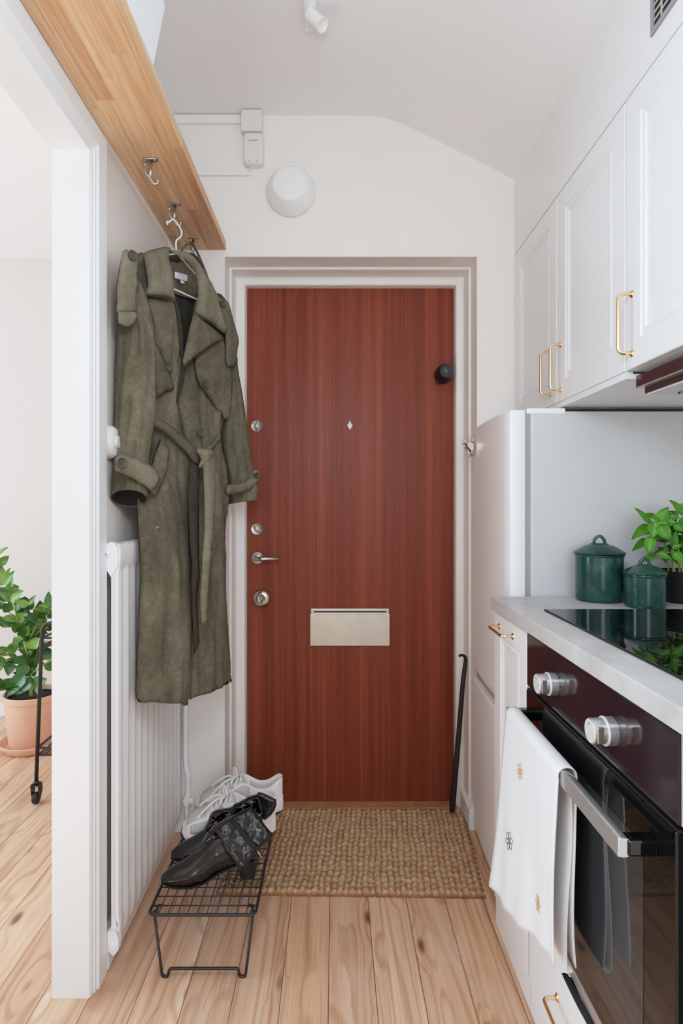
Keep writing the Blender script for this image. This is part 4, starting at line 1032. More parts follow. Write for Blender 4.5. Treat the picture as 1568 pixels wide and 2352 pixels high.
# ---------------------------------------------------------------- sneakers
def interp(tab, t):
    for (a, va), (c_, vc) in zip(tab, tab[1:]):
        if t <= c_:
            k = (t - a) / (c_ - a); k = k * k * (3 - 2 * k) if False else k
            return va + (vc - va) * k
    return tab[-1][1]
def smooth_interp(tab, t): return sum(interp(tab, min(1, max(0, t + d))) for d in (-.03, -.015, 0, .015, .03)) / 5
HW = [(0, .012), (.03, .034), (.09, .047), (.2, .0535), (.32, .054), (.5, .045), (.65, .0375), (.8, .0375), (.93, .034), (.985, .022), (1, .008)]
ST = [(0, .026), (.15, .024), (.4, .028), (.7, .037), (1, .041)]
SB = [(0, .016), (.1, .007), (.22, 0), (.85, 0), (1, .012)]
UT = [(0, .036), (.06, .056), (.15, .070), (.28, .079), (.36, .088), (.45, .097), (.52, .110), (.56, .113), (.62, .104), (.72, .088), (.82, .088), (.91, .103), (.97, .117), (1, .112)]
def sneaker(toe, heel, label, parts=True):
    toe, heel = Vector(toe), Vector(heel); d = heel - toe; Ln = d.length; d.normalize(); s_ = Vector((-d.y, d.x, 0))
    t = thing('sneaker', label, 'shoe', toe.lerp(heel, .5), 'white sneakers on the wire rack')
    W = lambda tt, y, z: toe + d * (tt * Ln) + s_ * y + Vector((0, 0, z))
    # sole
    N = 40; rings = []
    for i in range(N + 1):
        tt = i / N; hw = smooth_interp(HW, tt) * 1.10 + .001; z0 = smooth_interp(SB, tt); z1 = smooth_interp(ST, tt) + .004
        wav = .0015 * math.sin(tt * 46)
        rings.append([W(tt, -hw * .86, z0), W(tt, -hw * .99 - wav, z0 + (z1 - z0) * .3), W(tt, -hw * 1.02, z0 + (z1 - z0) * .62), W(tt, -hw * .95, z1), W(tt, hw * .95, z1), W(tt, hw * 1.02, z0 + (z1 - z0) * .62), W(tt, hw * .99 + wav, z0 + (z1 - z0) * .3), W(tt, hw * .86, z0)])
    sl = MB().loft(rings).build('sole', M['snksole'], t, True, angle=60)
    rings = []
    for i in range(N + 1):
        tt = i / N; hw = smooth_interp(HW, tt) * 1.06; z0 = smooth_interp(SB, tt)
        e = -.006 if tt < .12 else 0
        rings.append([W(tt - .012 * max(0, 1 - tt / .1), y, z0 + zz + (0.006 * max(0, 1 - tt / .06) if zz > -.002 else 0)) for y, zz in ((-hw * .9, -.003), (-hw * .99, .005), (hw * .99, .005), (hw * .9, -.003))])
    MB().loft(rings).build('outsole', M['sole'], sl, True, angle=50)
    # upper: closed toe box and tongue, hollow collar behind
    K = 22; rings = []; rg = []
    for i in range(N + 1):
        tt = i / N; hw = smooth_interp(HW, tt); z0 = smooth_interp(ST, tt) + .001; zt = smooth_interp(UT, tt)
        op = max(0., min(1., (tt - .55) / .05)); op *= max(0., min(1., (1.0 - tt) / .05))
        hollow = z0 + .014
        ring = []
        for k in range(K + 1):
            a = -1 + 2 * k / K
            side = min(1, (1 - abs(a)) / .55)
            y = hw * (1 if side < 1 else 1) * (a / abs(a) if a else 1) * min(1, abs(a) / .42) ** 1.0
            # outline: sides rise then lean inwards
            h = z0 + (zt - z0) * math.sin(side * PI / 2) ** .9
            y *= 1 - .28 * side ** 2 * (zt - z0) / .09
            if abs(a) < .42:
                q = 1 - abs(a) / .42
                dome = zt + (.006 if tt < .5 else .0) * math.sin(q * PI / 2)
                h = dome * (1 - op) + op * (zt - (zt - hollow) * min(1, q * 3.2))
                y = hw * .72 * a / .42 * (1 - .0 * op)
            ring.append(W(tt * .985 + .006, y, h))
        rings.append(ring)
    up = MB().loft(rings, closed=False).build('upper', M['snk'], t, True, angle=70)
    # perforated toe panel and side panels, slightly proud of the upper
    def patch(t0, t1, a0, a1, m, name, lift=.0014, n=10):
        b = MB(); rr_ = []
        for i in range(n + 1):
            tt = lerp(t0, t1, i / n); fi = tt * N; i0 = min(int(fi), N - 1); fr_ = fi - i0; rw = []
            for k in range(n + 1):
                a = lerp(a0, a1, k / n); fk = (a + 1) / 2 * K; k0 = min(int(fk), K - 1); g = fk - k0
                p = (rings[i0][k0].lerp(rings[i0][k0 + 1], g)).lerp(rings[i0 + 1][k0].lerp(rings[i0 + 1][k0 + 1], g), fr_)
                cen = W(tt, 0, .03); rw.append(p + (p - cen).normalized() * lift)
            rr_.append(rw)
        b.loft(rr_, closed=False); o_ = b.build(name, m, up, True); md_ = o_.modifiers.new('t', 'SOLIDIFY'); md_.thickness = .0012; return o_
    patch(.05, .26, -.45, .45, M['snkmesh'], 'toe_mesh')
    for sg in (-1, 1): patch(.10, .34, sg * .92, sg * .62, M['snkmesh'], 'side_mesh')
    for sg in (-1, 1): patch(.30, .56, sg * .62, sg * .30, M['snk'], 'eyestay', .0035)
    for sg in (-1, 1): patch(.40, .62, sg * .85, sg * .60, M['snkgrey'], 'side_overlay', .0025)
    patch(.62, .95, -.40, -.34, M['snkgrey'], 'collar_lining', .0005); patch(.62, .95, .34, .40, M['snkgrey'], 'collar_lining', .0005)
    # laces
    b = MB()
    for i in range(5):
        tt = .31 + i * .05; z = smooth_interp(UT, tt) + .008; hw = .021
        b.tube(spline([W(tt, -hw, z - .006), W(tt + .006, -hw * .4, z + .003), W(tt + .012, hw * .4, z + .003), W(tt + .018, hw, z - .006)], 4), .0034, 7)
    c_ = W(.47, 0, smooth_interp(UT, .47) + .012)
    for sg in (-1, 1):
        b.tube(spline([c_, c_ + s_ * sg * .026 + Vector((0, 0, .018)) - d * .006, c_ + s_ * sg * .052 + Vector((0, 0, .010)) - d * .016, c_ + s_ * sg * .036 + Vector((0, 0, -.012)) - d * .01, c_ + s_ * sg * .012 + Vector((0, 0, .001))], 5), .0034, 7)
        b.tube(spline([c_, c_ + s_ * sg * .015 - d * .03 + Vector((0, 0, .002)), c_ + s_ * sg * .03 - d * .062 + Vector((0, 0, -.018)), c_ + s_ * sg * .036 - d * .085 + Vector((0, 0, -.04))], 5), .0032, 7)
    b.tube([c_ - s_ * .006, c_ + s_ * .006], .0055, 8)
    b.build('laces', M['lace'], t, True)
    return t
sneaker((-.462, 1.762, RZ), (-.182, 1.795, RZ), 'white chunky sneaker nearer the black boots')
sneaker((-.452, 1.888, RZ), (-.170, 1.917, RZ), 'white chunky sneaker farther back, next to the wall')

# ---------------------------------------------------------------- boots
def pxpanel(name, m, outline, depth, bulge, R, parent, step=2.2, back=.0, fold=0., seed=0., lift=0., smooth=True):
    p2 = [Vector((q[0], q[1])) for q in outline]
    if smooth: p2 = [Vector((q.x, q.y)) for q in spline([(q.x, q.y, 0) for q in p2], 4, True)]
    bd = resample(p2, step); inn = []; xs = [q.x for q in bd]; ys = [q.y for q in bd]
    y = min(ys) + step * .5
    while y < max(ys):
        x = min(xs)
        while x < max(xs):
            q = Vector((x, y))
            if inside(q, p2) and dist(q, bd) > step * .55: inn.append(q)
            x += step
        y += step * .87
    n_ = len(bd); r_ = delaunay_2d_cdt(bd + inn, [(i, (i + 1) % n_) for i in range(n_)], [list(range(n_))], 1, 1e-6)
    def vert(q, sg):
        k = min(1, dist(q, bd) / R); dm = math.sqrt(max(0, 1 - (1 - k) ** 2))
        nn = fold * dm * (noise.noise((q.x * .06 + seed, q.y * .06, seed)) + .5 * noise.noise((q.x * .14, q.y * .14 + seed, 1)))
        return P(q.x, q.y, depth(q.x, q.y) - lift - (bulge * dm + nn if sg > 0 else -back * dm))
    b = MB(); b.add([vert(q, 1) for q in r_[0]], [list(f) for f in r_[2]])
    if back: b.add([vert(q, -1) for q in r_[0]], [list(f) for f in r_[2]])
    o_ = b.build(name, m, parent, True)
    if not back:
        md_ = o_.modifiers.new('t', 'SOLIDIFY'); md_.thickness = .002; md_.offset = 0
    return o_
def boot_foot(t, toe, heel, parent):
    toe, heel = Vector(toe), Vector(heel); d = heel - toe; Ln = d.length; d.normalize(); s_ = Vector((-d.y, d.x, 0))
    hwt = [(0, .010), (.05, .022), (.15, .033), (.3, .0385), (.5, .034), (.7, .031), (.9, .029), (1, .016)]
    zt = [(0, .020), (.05, .034), (.15, .046), (.25, .057), (.35, .071), (.45, .090), (.55, .110), (.7, .125), (.85, .12), (1, .10)]
    zb = [(0, .007), (.1, .002), (.32, .0), (.45, .006), (.6, .026), (.75, .040), (1, .043)]
    rings = []; N = 36; K = 24
    for i in range(N + 1):
        tt = i / N; hw = smooth_interp(hwt, tt); a_, c_ = smooth_interp(zb, tt), smooth_interp(zt, tt); ring = []
        for k in range(K):
            an = 2 * PI * k / K; y = hw * math.cos(an); sn = math.sin(an)
            z = lerp(a_, c_, .35 + .65 * sn if sn > 0 else .35 + .35 * max(-1, sn * 1.6))
            y *= 1 - .35 * max(0, sn) ** 2 * min(1, (c_ - a_) / .06)
            wr = .0035 * noise.noise((tt * 9, an * 1.2, toe.y * 5)) * min(1, tt * 3)
            ring.append(toe + d * (tt * Ln) + s_ * (y + wr) + Vector((0, 0, z + wr * (1 if sn > 0 else 0))))
        rings.append(ring)
    v = MB().loft(rings).build('vamp', M['patent'], parent, True)
    rings = []
    for i in range(N + 1):
        tt = i / N; hw = smooth_interp(hwt, tt) * .98; a_ = smooth_interp(zb, tt)
        rings.append([toe + d * (tt * Ln) + s_ * y + Vector((0, 0, z)) for y, z in ((-hw, a_ - .001), (-hw, a_ + .004), (hw, a_ + .004), (hw, a_ - .001))])
    MB().loft(rings).build('sole', M['sole'], parent, True, angle=50)
    hc = toe + d * (Ln * .9)
    MB().loft([[hc + d * (.024 * math.cos(a)) * (1 - .1 * (z < .02)) + s_ * .024 * math.sin(a) + Vector((0, 0, z)) for a in [k * PI / 10 for k in range(20)]] for z in (-.0005, .002, .043)]).build('heel', M['sole'], parent, True, angle=40)
    return v
t = thing('ankle_boot', 'black patent leather boot with its shaft folded over, at the front of the rack', 'boot', (-.33, 1.575, RZ), 'black boots on the wire rack')
boot_foot(t, (-.462, 1.546, RZ), (-.214, 1.590, RZ), t)
dF = lambda x, y: 1.545 + (2010 - y) / 160 * .035
pxpanel('shaft', M['patent'], [(462, 1950), (468, 1925), (478, 1910), (492, 1895), (526, 1876), (560, 1868), (580, 1890), (585, 1930), (575, 1965), (555, 1985), (520, 1985), (485, 1975)], lambda x, y: 1.572 + (1985 - y) / 120 * .05, .026, 16, t, back=.03, fold=.005, seed=1.)
fold_ = pxpanel('shaft_fold', M['patent2'], [(473, 1911), (491, 1904), (510, 1890), (526, 1879), (551, 1864), (577, 1852), (592, 1872), (610, 1897), (628, 1918), (608, 1938), (589, 1956), (575, 1975), (563, 1993), (556, 2003), (548, 1996), (534, 1976), (516, 1955), (506, 1930), (496, 1914)], lambda x, y: 1.516 + (2010 - y) / 160 * .075, .012, 12, t, back=.012, fold=.003, seed=4., smooth=False)
pxpanel('zip_tape', M['tape'], [(527, 1883), (535, 1880), (560, 1908), (595, 1950), (588, 1957), (553, 1918)], lambda x, y: 1.4995 + (2010 - y) / 160 * .075, .002, 4, fold_, smooth=False)
zp = MB()
for k in range(26):
    u = k / 25; q = P(530.5 + 61 * u, 1881 + 72 * u, 1.497 + (2010 - (1881 + 72 * u)) / 160 * .075); zp.box(q.x - .0022, q.x + .0022, q.y - .002, q.y + .001, q.z - .0006, q.z + .0006)
zp.build('zip_teeth', M['rubber'], fold_)
q0 = P(591, 1953, 1.520); MB().tube([q0, q0 + Vector((.012, -.006, -.018))], .0016, 6).build('zip_pull', M['nickel'], fold_, True)
b = MB()
for (ax, ay), (bx, by), nst in (((561, 1990), (586, 1958), 12), ((592, 1951), (624, 1921), 13)):
    for k in range(nst):
        u = k / (nst - 1); x, y = lerp(ax, bx, u), lerp(ay, by, u); o2 = 3.2 if k % 2 else 0
        b.tube([P(x - o2, y - o2 * .8, 1.500 + (2010 - y) / 160 * .075), P(lerp(ax, bx, u + .05) - (3.2 - o2), lerp(ay, by, u + .05) - (3.2 - o2) * .8, 1.500 + (2010 - y) / 160 * .075)], .0005, 5)
b.build('zigzag_stitch', M['rubber'], fold_)
t = thing('ankle_boot', 'black patent leather boot lying behind, its flared shaft against the sneakers', 'boot', (-.33, 1.675, RZ), 'black boots on the wire rack')
boot_foot(t, (-.466, 1.655, RZ), (-.222, 1.69, RZ), t)
dB = lambda x, y: 1.655 + (1960 - y) / 140 * .02
pxpanel('shaft', M['patent'], [(455, 1935), (466, 1905), (476, 1888), (483, 1870), (497, 1859), (522, 1855), (530, 1853), (555, 1838), (580, 1826), (598, 1828), (608, 1860), (600, 1890), (570, 1905), (540, 1925), (500, 1950), (470, 1955)], lambda x, y: 1.672 + (1960 - y) / 140 * .02, .024, 14, t, back=.02, fold=.005, seed=9.)
fb = pxpanel('shaft_top', M['patent2'], [(578, 1853), (584, 1834), (592, 1820), (601, 1820), (618, 1828), (634, 1836), (635, 1848), (630, 1862), (622, 1873), (608, 1884), (596, 1872), (586, 1860)], lambda x, y: 1.664 + (1960 - y) / 140 * .02, .010, 9, t, back=.008, fold=.002, seed=2., smooth=False)
pxpanel('zip_tape', M['tape'], [(537, 1848), (546, 1843), (541, 1862), (536, 1876), (528, 1880), (531, 1866)], lambda x, y: 1.650 + (1960 - y) / 140 * .02, .002, 4, t, smooth=False)

# ---------------------------------------------------------------- jute rug
t = None
FL, FR_, BR, BL = Vector((-.354, 1.752)), Vector((.451, 1.736)), Vector((.492, 2.226)), Vector((-.318, 2.226))
nx, ny = 420, 210; vs = []; cw, rh = .0190, .0270
wx = (FR_ - FL).length; wy = (BR - FR_).length
for j in range(ny + 1):
    v = j / ny
    for i in range(nx + 1):
        u = i / nx; p = FL.lerp(FR_, u).lerp(BL.lerp(BR, u), v); X = u * wx; Yy = v * wy
        wob = noise.noise((X * 14, Yy * 14, 2)) * .35
        a = abs(math.sin(PI * (X / cw + wob))); row = int(Yy / rh + wob * .4)
        c_ = abs(math.sin(PI * (Yy / rh + wob * .4 + .18 * math.sin(PI * X / cw))))
        big = noise.noise((math.floor(X / cw + wob) * 1.7, row * 2.3, 5)) * .003
        twist = .0016 * math.sin(2 * PI * (X * 110 + Yy * 150)) + .0026 * noise.noise((X * 150, Yy * 150, 0)) + .002 * noise.noise((X * 60, Yy * 60, 7))
        e = min(u * wx, (1 - u) * wx, v * wy, (1 - v) * wy); ed = min(1, e / .006)
        z = .004 + ed * (.0035 + .0085 * (a ** .55) * (c_ ** .6) + big + twist)
        ox = (.0028 * math.sin(PI * 2 * Yy / rh) if e < .01 else 0); oy = (.003 * a if v < .5 else -.003 * a) * (1 if min(v, 1 - v) * wy < .012 else 0)
        vs.append((p.x + ox * (1 if u > .5 else -1), p.y - oy, max(z, .003)))
fs = [[j * (nx + 1) + i, j * (nx + 1) + i + 1, (j + 1) * (nx + 1) + i + 1, (j + 1) * (nx + 1) + i] for j in range(ny) for i in range(nx)]
bnd = [i for i in range(nx + 1)] + [j * (nx + 1) + nx for j in range(1, ny + 1)] + [ny * (nx + 1) + i for i in range(nx - 1, -1, -1)] + [j * (nx + 1) for j in range(ny - 1, 0, -1)]
o0 = len(vs); vs += [(vs[i][0], vs[i][1], 0.0005) for i in bnd]; nb = len(bnd)
fs += [[bnd[k], bnd[(k + 1) % nb], o0 + (k + 1) % nb, o0 + k] for k in range(nb)]
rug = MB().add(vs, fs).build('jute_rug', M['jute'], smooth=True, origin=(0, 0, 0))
tag(rug, 'chunky braided jute rug in front of the entrance door', 'rug')
# ---------------------------------------------------------------- shoehorn
pth = spline([P(1037, 1866, 2.150), P(1043, 1800, 2.152), P(1052, 1700, 2.158), P(1062, 1575, 2.165), P(1068, 1525, 2.168), P(1068.5, 1512, 2.165), P(1065, 1506.5, 2.160), P(1059, 1505, 2.155), P(1053, 1508, 2.150)], 6)
b = MB(); rings = []; n_ = len(pth)
for i, c_ in enumerate(pth):
    tg_ = (pth[min(i + 1, n_ - 1)] - pth[max(i - 1, 0)]).normalized(); sd = Vector((0, 1, 0)) - tg_ * tg_.y; sd.normalize(); nm = tg_.cross(sd).normalized()
    sd2 = (sd * .35 + nm * .94).normalized(); nm2 = tg_.cross(sd2)
    f_ = i / (n_ - 1); w_ = lerp(.0115, .0052, min(1, f_ * 1.3)) if f_ > .03 else .0095; th = .0016
    ring = []
    for k in range(9): a = lerp(-1, 1, k / 8); ring.append(c_ + sd2 * w_ * a + nm2 * (.004 * (1 - a * a) * (w_ / .011)))
    for k in range(8, -1, -1): a = lerp(-1, 1, k / 8); ring.append(c_ + sd2 * w_ * a + nm2 * (.004 * (1 - a * a) * (w_ / .011) - th))
    rings.append(ring)
b.loft(rings); o = b.build('shoehorn', M['black'], smooth=True, angle=40, origin=pth[0])
tag(o, 'long black shoehorn leaning in the corner of the door frame', 'shoehorn')

# ---------------------------------------------------------------- plants
def leaf(b, base, d, up, Ln, W, cup=.15, droop=.25, shape=.5, n=8, m=6):
    d = d.normalized(); s_ = d.cross(up); s_.normalize(); nm = s_.cross(d).normalized(); rows = []
    for i in range(n + 1):
        u = i / n; w = W * (math.sin(PI * u ** shape) ** .8 if 0 < u < 1 else 0.02) + .0004
        c_ = base + d * (Ln * u) - nm * (droop * Ln * u * u)
        rows.append([c_ + s_ * w * (k / m * 2 - 1) * .5 + nm * (cup * W * ((k / m * 2 - 1) ** 2) - (.012 * W if k == m // 2 else 0)) for k in range(m + 1)])
    b.loft(rows, closed=False)
rnd = random.Random(11)
t = thing('basil_plant', 'leafy green basil plant in a black pot on the worktop', 'plant', (.945, 1.56, WZ1))
PX, PY, PR = .945, 1.56, .064
MB().lathe([(0, WZ1), (PR * .86, WZ1), (PR * .88, WZ1 + .002), (PR * .98, WZ1 + .08), (PR, WZ1 + .084), (PR * .95, WZ1 + .084), (PR * .93, WZ1 + .07), (0, WZ1 + .07)], (PX, PY, 0), (0, 0, 1), 44).build('pot', M['black'], t, True, angle=40)
MB().lathe([(0, WZ1 + .072), (PR * .93, WZ1 + .070), (0, WZ1 + .0705)], (PX, PY, 0), (0, 0, 1), 30).build('soil', M['soil'], t, True)
bs, bl = MB(), MB()
def Zb(zx, zy, Y=1.55): return P(1400 + zx / 8.113, 1130 + zy / 8.113, Y)
stems = []
for k in range(16):
    a = rnd.uniform(0, 2 * PI); r0 = rnd.uniform(.005, .045); top = Vector((PX + math.cos(a) * r0 * 1.5, PY + math.sin(a) * r0 * 1.5, WZ1 + rnd.uniform(.15, .25)))
    s0 = Vector((PX + math.cos(a) * r0, PY + math.sin(a) * r0, WZ1 + .07)); q = spline([s0, s0.lerp(top, .5) + Vector((rnd.uniform(-.006, .006), rnd.uniform(-.006, .006), 0)), top], 5)
    bs.tube(q, .0019, 6); stems.append(q)
cam_d = (Vector((0, 0, EYE)) - Vector((PX, PY, 1.1))).normalized()
# leaves seen clearly in the photograph: base, tip, width (crop pixels), depth
for bx, by, tx, ty, w, Y in ((760, 590, 500, 300, 130, 1.53), (730, 620, 420, 860, 190, 1.55), (930, 560, 1080, 290, 240, 1.52), (830, 560, 800, 850, 220, 1.50), (930, 600, 1120, 910, 230, 1.49), (780, 840, 720, 1140, 200, 1.51),
                             (700, 880, 430, 1080, 150, 1.56), (870, 1150, 1160, 1240, 120, 1.49), (850, 1170, 580, 1290, 150, 1.52), (1370, 420, 1150, 160, 170, 1.50), (1190, 1110, 1390, 1330, 170, 1.49), (1180, 1050, 1340, 980, 110, 1.50),
                             (1180, 1030, 1240, 720, 130, 1.51), (1090, 480, 1290, 480, 120, 1.53), (1050, 560, 1280, 600, 130, 1.51), (1200, 600, 1380, 740, 150, 1.50), (930, 560, 790, 430, 90, 1.51), (850, 470, 650, 410, 120, 1.56), (1050, 1110, 1050, 1000, 90, 1.5),
                             (960, 750, 930, 900, 210, 1.53), (1290, 520, 1450, 600, 160, 1.52), (1330, 330, 1500, 250, 200, 1.55), (1250, 420, 1180, 380, 130, 1.56), (1400, 700, 1550, 900, 170, 1.5), (1400, 980, 1600, 1080, 170, 1.5)):
    p0, p1 = Zb(bx, by, Y + .012), Zb(tx, ty, Y); sc_ = Y / F / 8.113
    leaf(bl, p0, p1 - p0, (cam_d + Vector((rnd.uniform(-.3, .3), 0, .45))).normalized(), (p1 - p0).length * 1.03, w * sc_, .16, .12, .62, 9, 6)
for q in stems:
    for f_ in (.45, .7, .98):
        c_ = q[min(len(q) - 1, int(f_ * (len(q) - 1)))]; a = rnd.uniform(0, 2 * PI)
        for sg in (0, PI):
            d = Vector((math.cos(a + sg), math.sin(a + sg), rnd.uniform(-.1, .5))); leaf(bl, c_, d, Vector((0, 0, 1)), rnd.uniform(.028, .05), rnd.uniform(.02, .03), .2, .35, .6, 6, 4)
bs.build('stems', M['stem'], t, True); bl.build('foliage', M['basil'], t, True)

t = thing('potted_plant', 'round leaved green plant in a terracotta pot on the floor of the next room', 'plant', (-1.475, 2.83, 0))
CXp, CYp = -1.475, 2.83
MB().lathe([(0, .0), (.118, .0), (.126, .004), (.146, .032), (.149, .040), (.143, .042), (.138, .036), (.122, .012), (0, .012)], (CXp, CYp, 0), (0, 0, 1), 56).build('saucer', M['terra'], t, True, angle=40)
MB().lathe([(0, .013), (.098, .013), (.102, .018), (.124, .236), (.131, .240), (.132, .264), (.128, .268), (.120, .266), (.118, .24), (0, .24)], (CXp, CYp, 0), (0, 0, 1), 56).build('pot', M['terra'], t, True, angle=40)
MB().lathe([(0, .246), (.117, .244), (0, .242)], (CXp, CYp, 0), (0, 0, 1), 30).build('soil', M['soil'], t, True)
bs, bl, bd_ = MB(), MB(), MB(); YP = 2.80
branches = [[(72, 1600), (66, 1530), (58, 1480), (45, 1440), (30, 1385), (18, 1345), (0, 1305), (-12, 1275)], [(72, 1560), (74, 1500), (70, 1440), (66, 1400)], [(74, 1540), (90, 1480), (100, 1430), (112, 1395)], [(66, 1530), (40, 1518), (10, 1528), (-25, 1535)],
            [(62, 1500), (30, 1490), (0, 1500), (-30, 1490)], [(72, 1560), (40, 1572), (5, 1582), (-25, 1592)], [(76, 1545), (110, 1520), (140, 1500)], [(60, 1490), (90, 1450), (130, 1440)], [(50, 1455), (20, 1430), (-20, 1440)], [(58, 1480), (75, 1455), (95, 1405)], [(40, 1420), (10, 1400), (-30, 1380)]]
for bi, br in enumerate(branches):
    q = spline([P(x, y, YP + rnd.uniform(-.05, .06) * (i > 0)) for i, (x, y) in enumerate(br)], 6)
    bs.tube(q, [lerp(.0075 if bi == 0 else .0045, .0022, i / len(q)) for i in range(len(q))], 7)
    L_ = 0; alt = 0
    for i in range(3, len(q)):
        L_ += (q[i] - q[i - 1]).length
        if L_ > .020 or i == len(q) - 1:
            L_ = 0
            for rep in range(2):
                alt += 1; ax = (q[i] - q[i - 1]).normalized(); rd = Vector((rnd.uniform(-1, 1), rnd.uniform(-1, .6), rnd.uniform(-.4, .8))).normalized()
                d = (rd - ax * rd.dot(ax) + ax * .45).normalized(); upv = (Vector((0, 0, .9)) + Vector((.35, -.75, 0)) + Vector((rnd.uniform(-.5, .5), rnd.uniform(-.5, .5), 0))).normalized()
                if abs(upv.dot(d)) > .9: upv = Vector((.4, -.9, .2))
                leaf(bl if rnd.random() < .62 else bd_, q[i] + d * .006, d, upv, rnd.uniform(.05, .078), rnd.uniform(.034, .052), .10, rnd.uniform(0, .25), .62, 8, 6)
for x0, y0, x1, y1, w in ((5, 1345, 2, 1300, 26), (10, 1342, 30, 1313, 18), (24, 1382, 50, 1358, 20), (64, 1392, 35, 1378, 18), (66, 1390, 80, 1368, 9), (60, 1545, 10, 1600, 32), (72, 1560, 35, 1595, 26), (78, 1580, 104, 1560, 40), (62, 1548, 38, 1530, 30), (70, 1470, 84, 1490, 30)):
    a, c_ = P(x0, y0, YP - .06), P(x1, y1, YP - .08); leaf(bl if y0 < 1500 else bd_, a, c_ - a, Vector((.2, -.9, .5)), (c_ - a).length * 1.05, w * YP / F, .1, .1, .62, 9, 6)
bs.build('branches', M['stem'], t, True); bl.build('pale_leaves', M['leaf'], t, True); bd_.build('dark_leaves', M['leafdk'], t, True)

# ---------------------------------------------------------------- serving cart
t = thing('serving_cart', 'black metal cart on castors beside the potted plant', 'cart', (-.98, 2.42, 0))
ZT = .713
def castor(x, y, pr):
    MB().lathe([(0, .098), (.007, .098), (.007, .088), (.012, .086), (.012, .078), (0, .076)], (x, y, 0), (0, 0, 1), 16).build('castor_stem', M['black'], pr, True)
    b = MB()
    for sg in (-1, 1): b.loft([[(x + sg * .0135 + e, y + yy, z) for yy, z in ((-.016, .078), (.016, .078), (.020, .05), (.006, .022), (-.006, .022), (-.012, .05))] for e in (0, .0022 * sg)])
    b.box(x - .0155, x + .0155, y - .016, y + .016, .074, .079); b.build('castor_fork', M['black'], pr)
    w_ = MB().lathe([(0, -.0105), (.017, -.0105), (.021, -.0085), (.0225, -.004), (.0225, .004), (.021, .0085), (.017, .0105), (0, .0105)], (x, y, .0226), (1, 0, 0), 28).build('castor_wheel', M['rubber'], pr, True, angle=40)
for yy in (2.29, 2.56):
    x0, x1 = -1.179, -.79
    q = fillet([(x0, yy, .09), (x0 + .024, yy, ZT), (x1 - .024, yy, ZT), (x1, yy, .09)], .035, 8)
    lg = MB().tube(q, .0075, 12).build('leg_frame', M['blackwire'], t, True)
    castor(x0, yy, lg); castor(x1, yy, lg)
for z, i_ in ((.655, .022), (.22, .004)):
    tr = MB(); xa, xb = -1.179 + i_, -.79 - i_
    tr.tube(fillet([(xa + .1, 2.29, z), (xb, 2.29, z), (xb, 2.56, z), (xa, 2.56, z), (xa, 2.29, z), (xa + .1, 2.29, z)], .012, 4)[:-1], .005, 8, True)
    tr.tube(fillet([(xa + .1, 2.29, z - .03), (xb, 2.29, z - .03), (xb, 2.56, z - .03), (xa, 2.56, z - .03), (xa, 2.29, z - .03), (xa + .1, 2.29, z - .03)], .012, 4)[:-1], .003, 8, True)
    tr = tr.build('tray_rim', M['blackwire'], t, True)
    b = MB()
    for k in range(1, 46): x = lerp(xa, xb, k / 46); b.tube([(x, 2.29, z - .03), (x, 2.56, z - .03)], .001, 4)
    for k in range(1, 32): y = lerp(2.29, 2.56, k / 32); b.tube([(xa, y, z - .03), (xb, y, z - .03)], .001, 4)
    b.build('tray_mesh', M['blackwire'], tr)
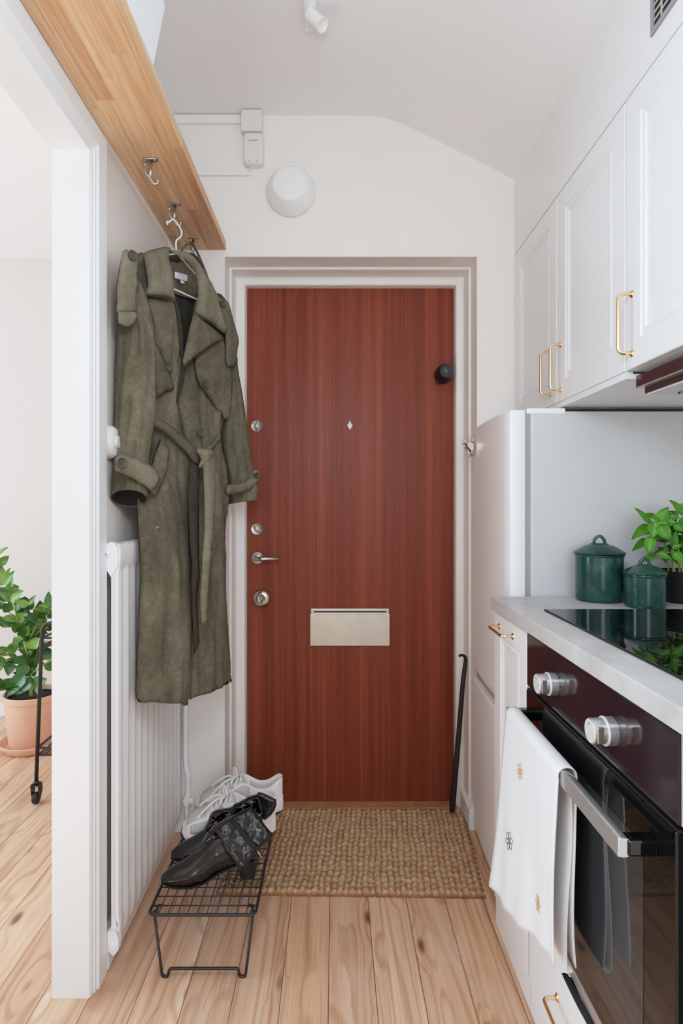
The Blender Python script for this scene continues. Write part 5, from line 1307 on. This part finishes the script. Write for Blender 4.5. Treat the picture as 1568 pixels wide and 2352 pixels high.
# ---------------------------------------------------------------- camera, light
cam = bpy.data.cameras.new('camera'); co = bpy.data.objects.new('camera', cam); COL.objects.link(co)
co.location = (0, 0, EYE); co.rotation_euler = (PI / 2, 0, 0)
cam.sensor_fit = 'HORIZONTAL'; cam.sensor_width = 36; cam.lens = F / 1568 * 36
cam.shift_x = (784 - VX) / 1568; cam.shift_y = -(1176 - VY) / 1568
cam.clip_start = .02
bpy.context.scene.camera = co
def area(name, loc, rot, sx, sy, e, col=(1, 1, 1)):
    l = bpy.data.lights.new(name, 'AREA'); l.shape = 'RECTANGLE'; l.size = sx; l.size_y = sy; l.energy = e; l.color = col
    o = bpy.data.objects.new(name, l); COL.objects.link(o); o.location = loc; o.rotation_euler = rot; return o
area('kitchen_window_light', (.25, -2.26, 1.48), (PI / 2, 0, 0), 1.15, 1.4, 14, (.80, .93, 1))
area('room_window_light', (-3.95, 1.3, 1.42), (0, -PI / 2, 0), 1.8, 2.1, 50, (.76, .90, 1))
def point(name, loc, r, e, col):
    l = bpy.data.lights.new(name, 'POINT'); l.shadow_soft_size = r; l.energy = e; l.color = col
    o = bpy.data.objects.new(name, l); COL.objects.link(o); o.location = loc; return o
point('hall_fill_light', (.0, .38, 1.70), .12, 12.5, (.82, .925, 1))  # added fill lamp, no pendant hangs here; brightens the hall's side faces
sl_ = bpy.data.lights.new('sunbeam', 'SPOT'); sl_.energy = 3000; sl_.spot_size = math.radians(26); sl_.spot_blend = .4; sl_.shadow_soft_size = .05; sl_.color = (.66, .84, 1)
so_ = bpy.data.objects.new('sunbeam', sl_); COL.objects.link(so_); so_.location = (-3.9, .30, 2.25)
so_.rotation_euler = (Vector((-1.75, .35, 0)) - Vector(so_.location)).to_track_quat('-Z', 'Y').to_euler()
w = bpy.data.worlds.new('world'); bpy.context.scene.world = w; w.use_nodes = True
w.node_tree.nodes['Background'].inputs[0].default_value = (.9, .95, 1, 1); w.node_tree.nodes['Background'].inputs[1].default_value = 1.0
vs_ = bpy.context.scene.view_settings; vs_.view_transform = 'Standard'; vs_.look = 'None'; vs_.exposure = .22; vs_.gamma = 1.08
vs_.use_white_balance = True; vs_.white_balance_temperature = 6050; vs_.white_balance_tint = 8
vs_.use_curve_mapping = True
cv = vs_.curve_mapping.curves[3]
for q in ((.03, .032), (.12, .155), (.25, .33), (.40, .50), (.58, .645), (.8, .78)): cv.points.new(*q)
cv.points[-1].location = (1, .88)
vs_.curve_mapping.update()
cy = bpy.context.scene.cycles
cy.max_bounces = 10; cy.diffuse_bounces = 6; cy.glossy_bounces = 5; cy.sample_clamp_indirect = 8; cy.use_denoising = True
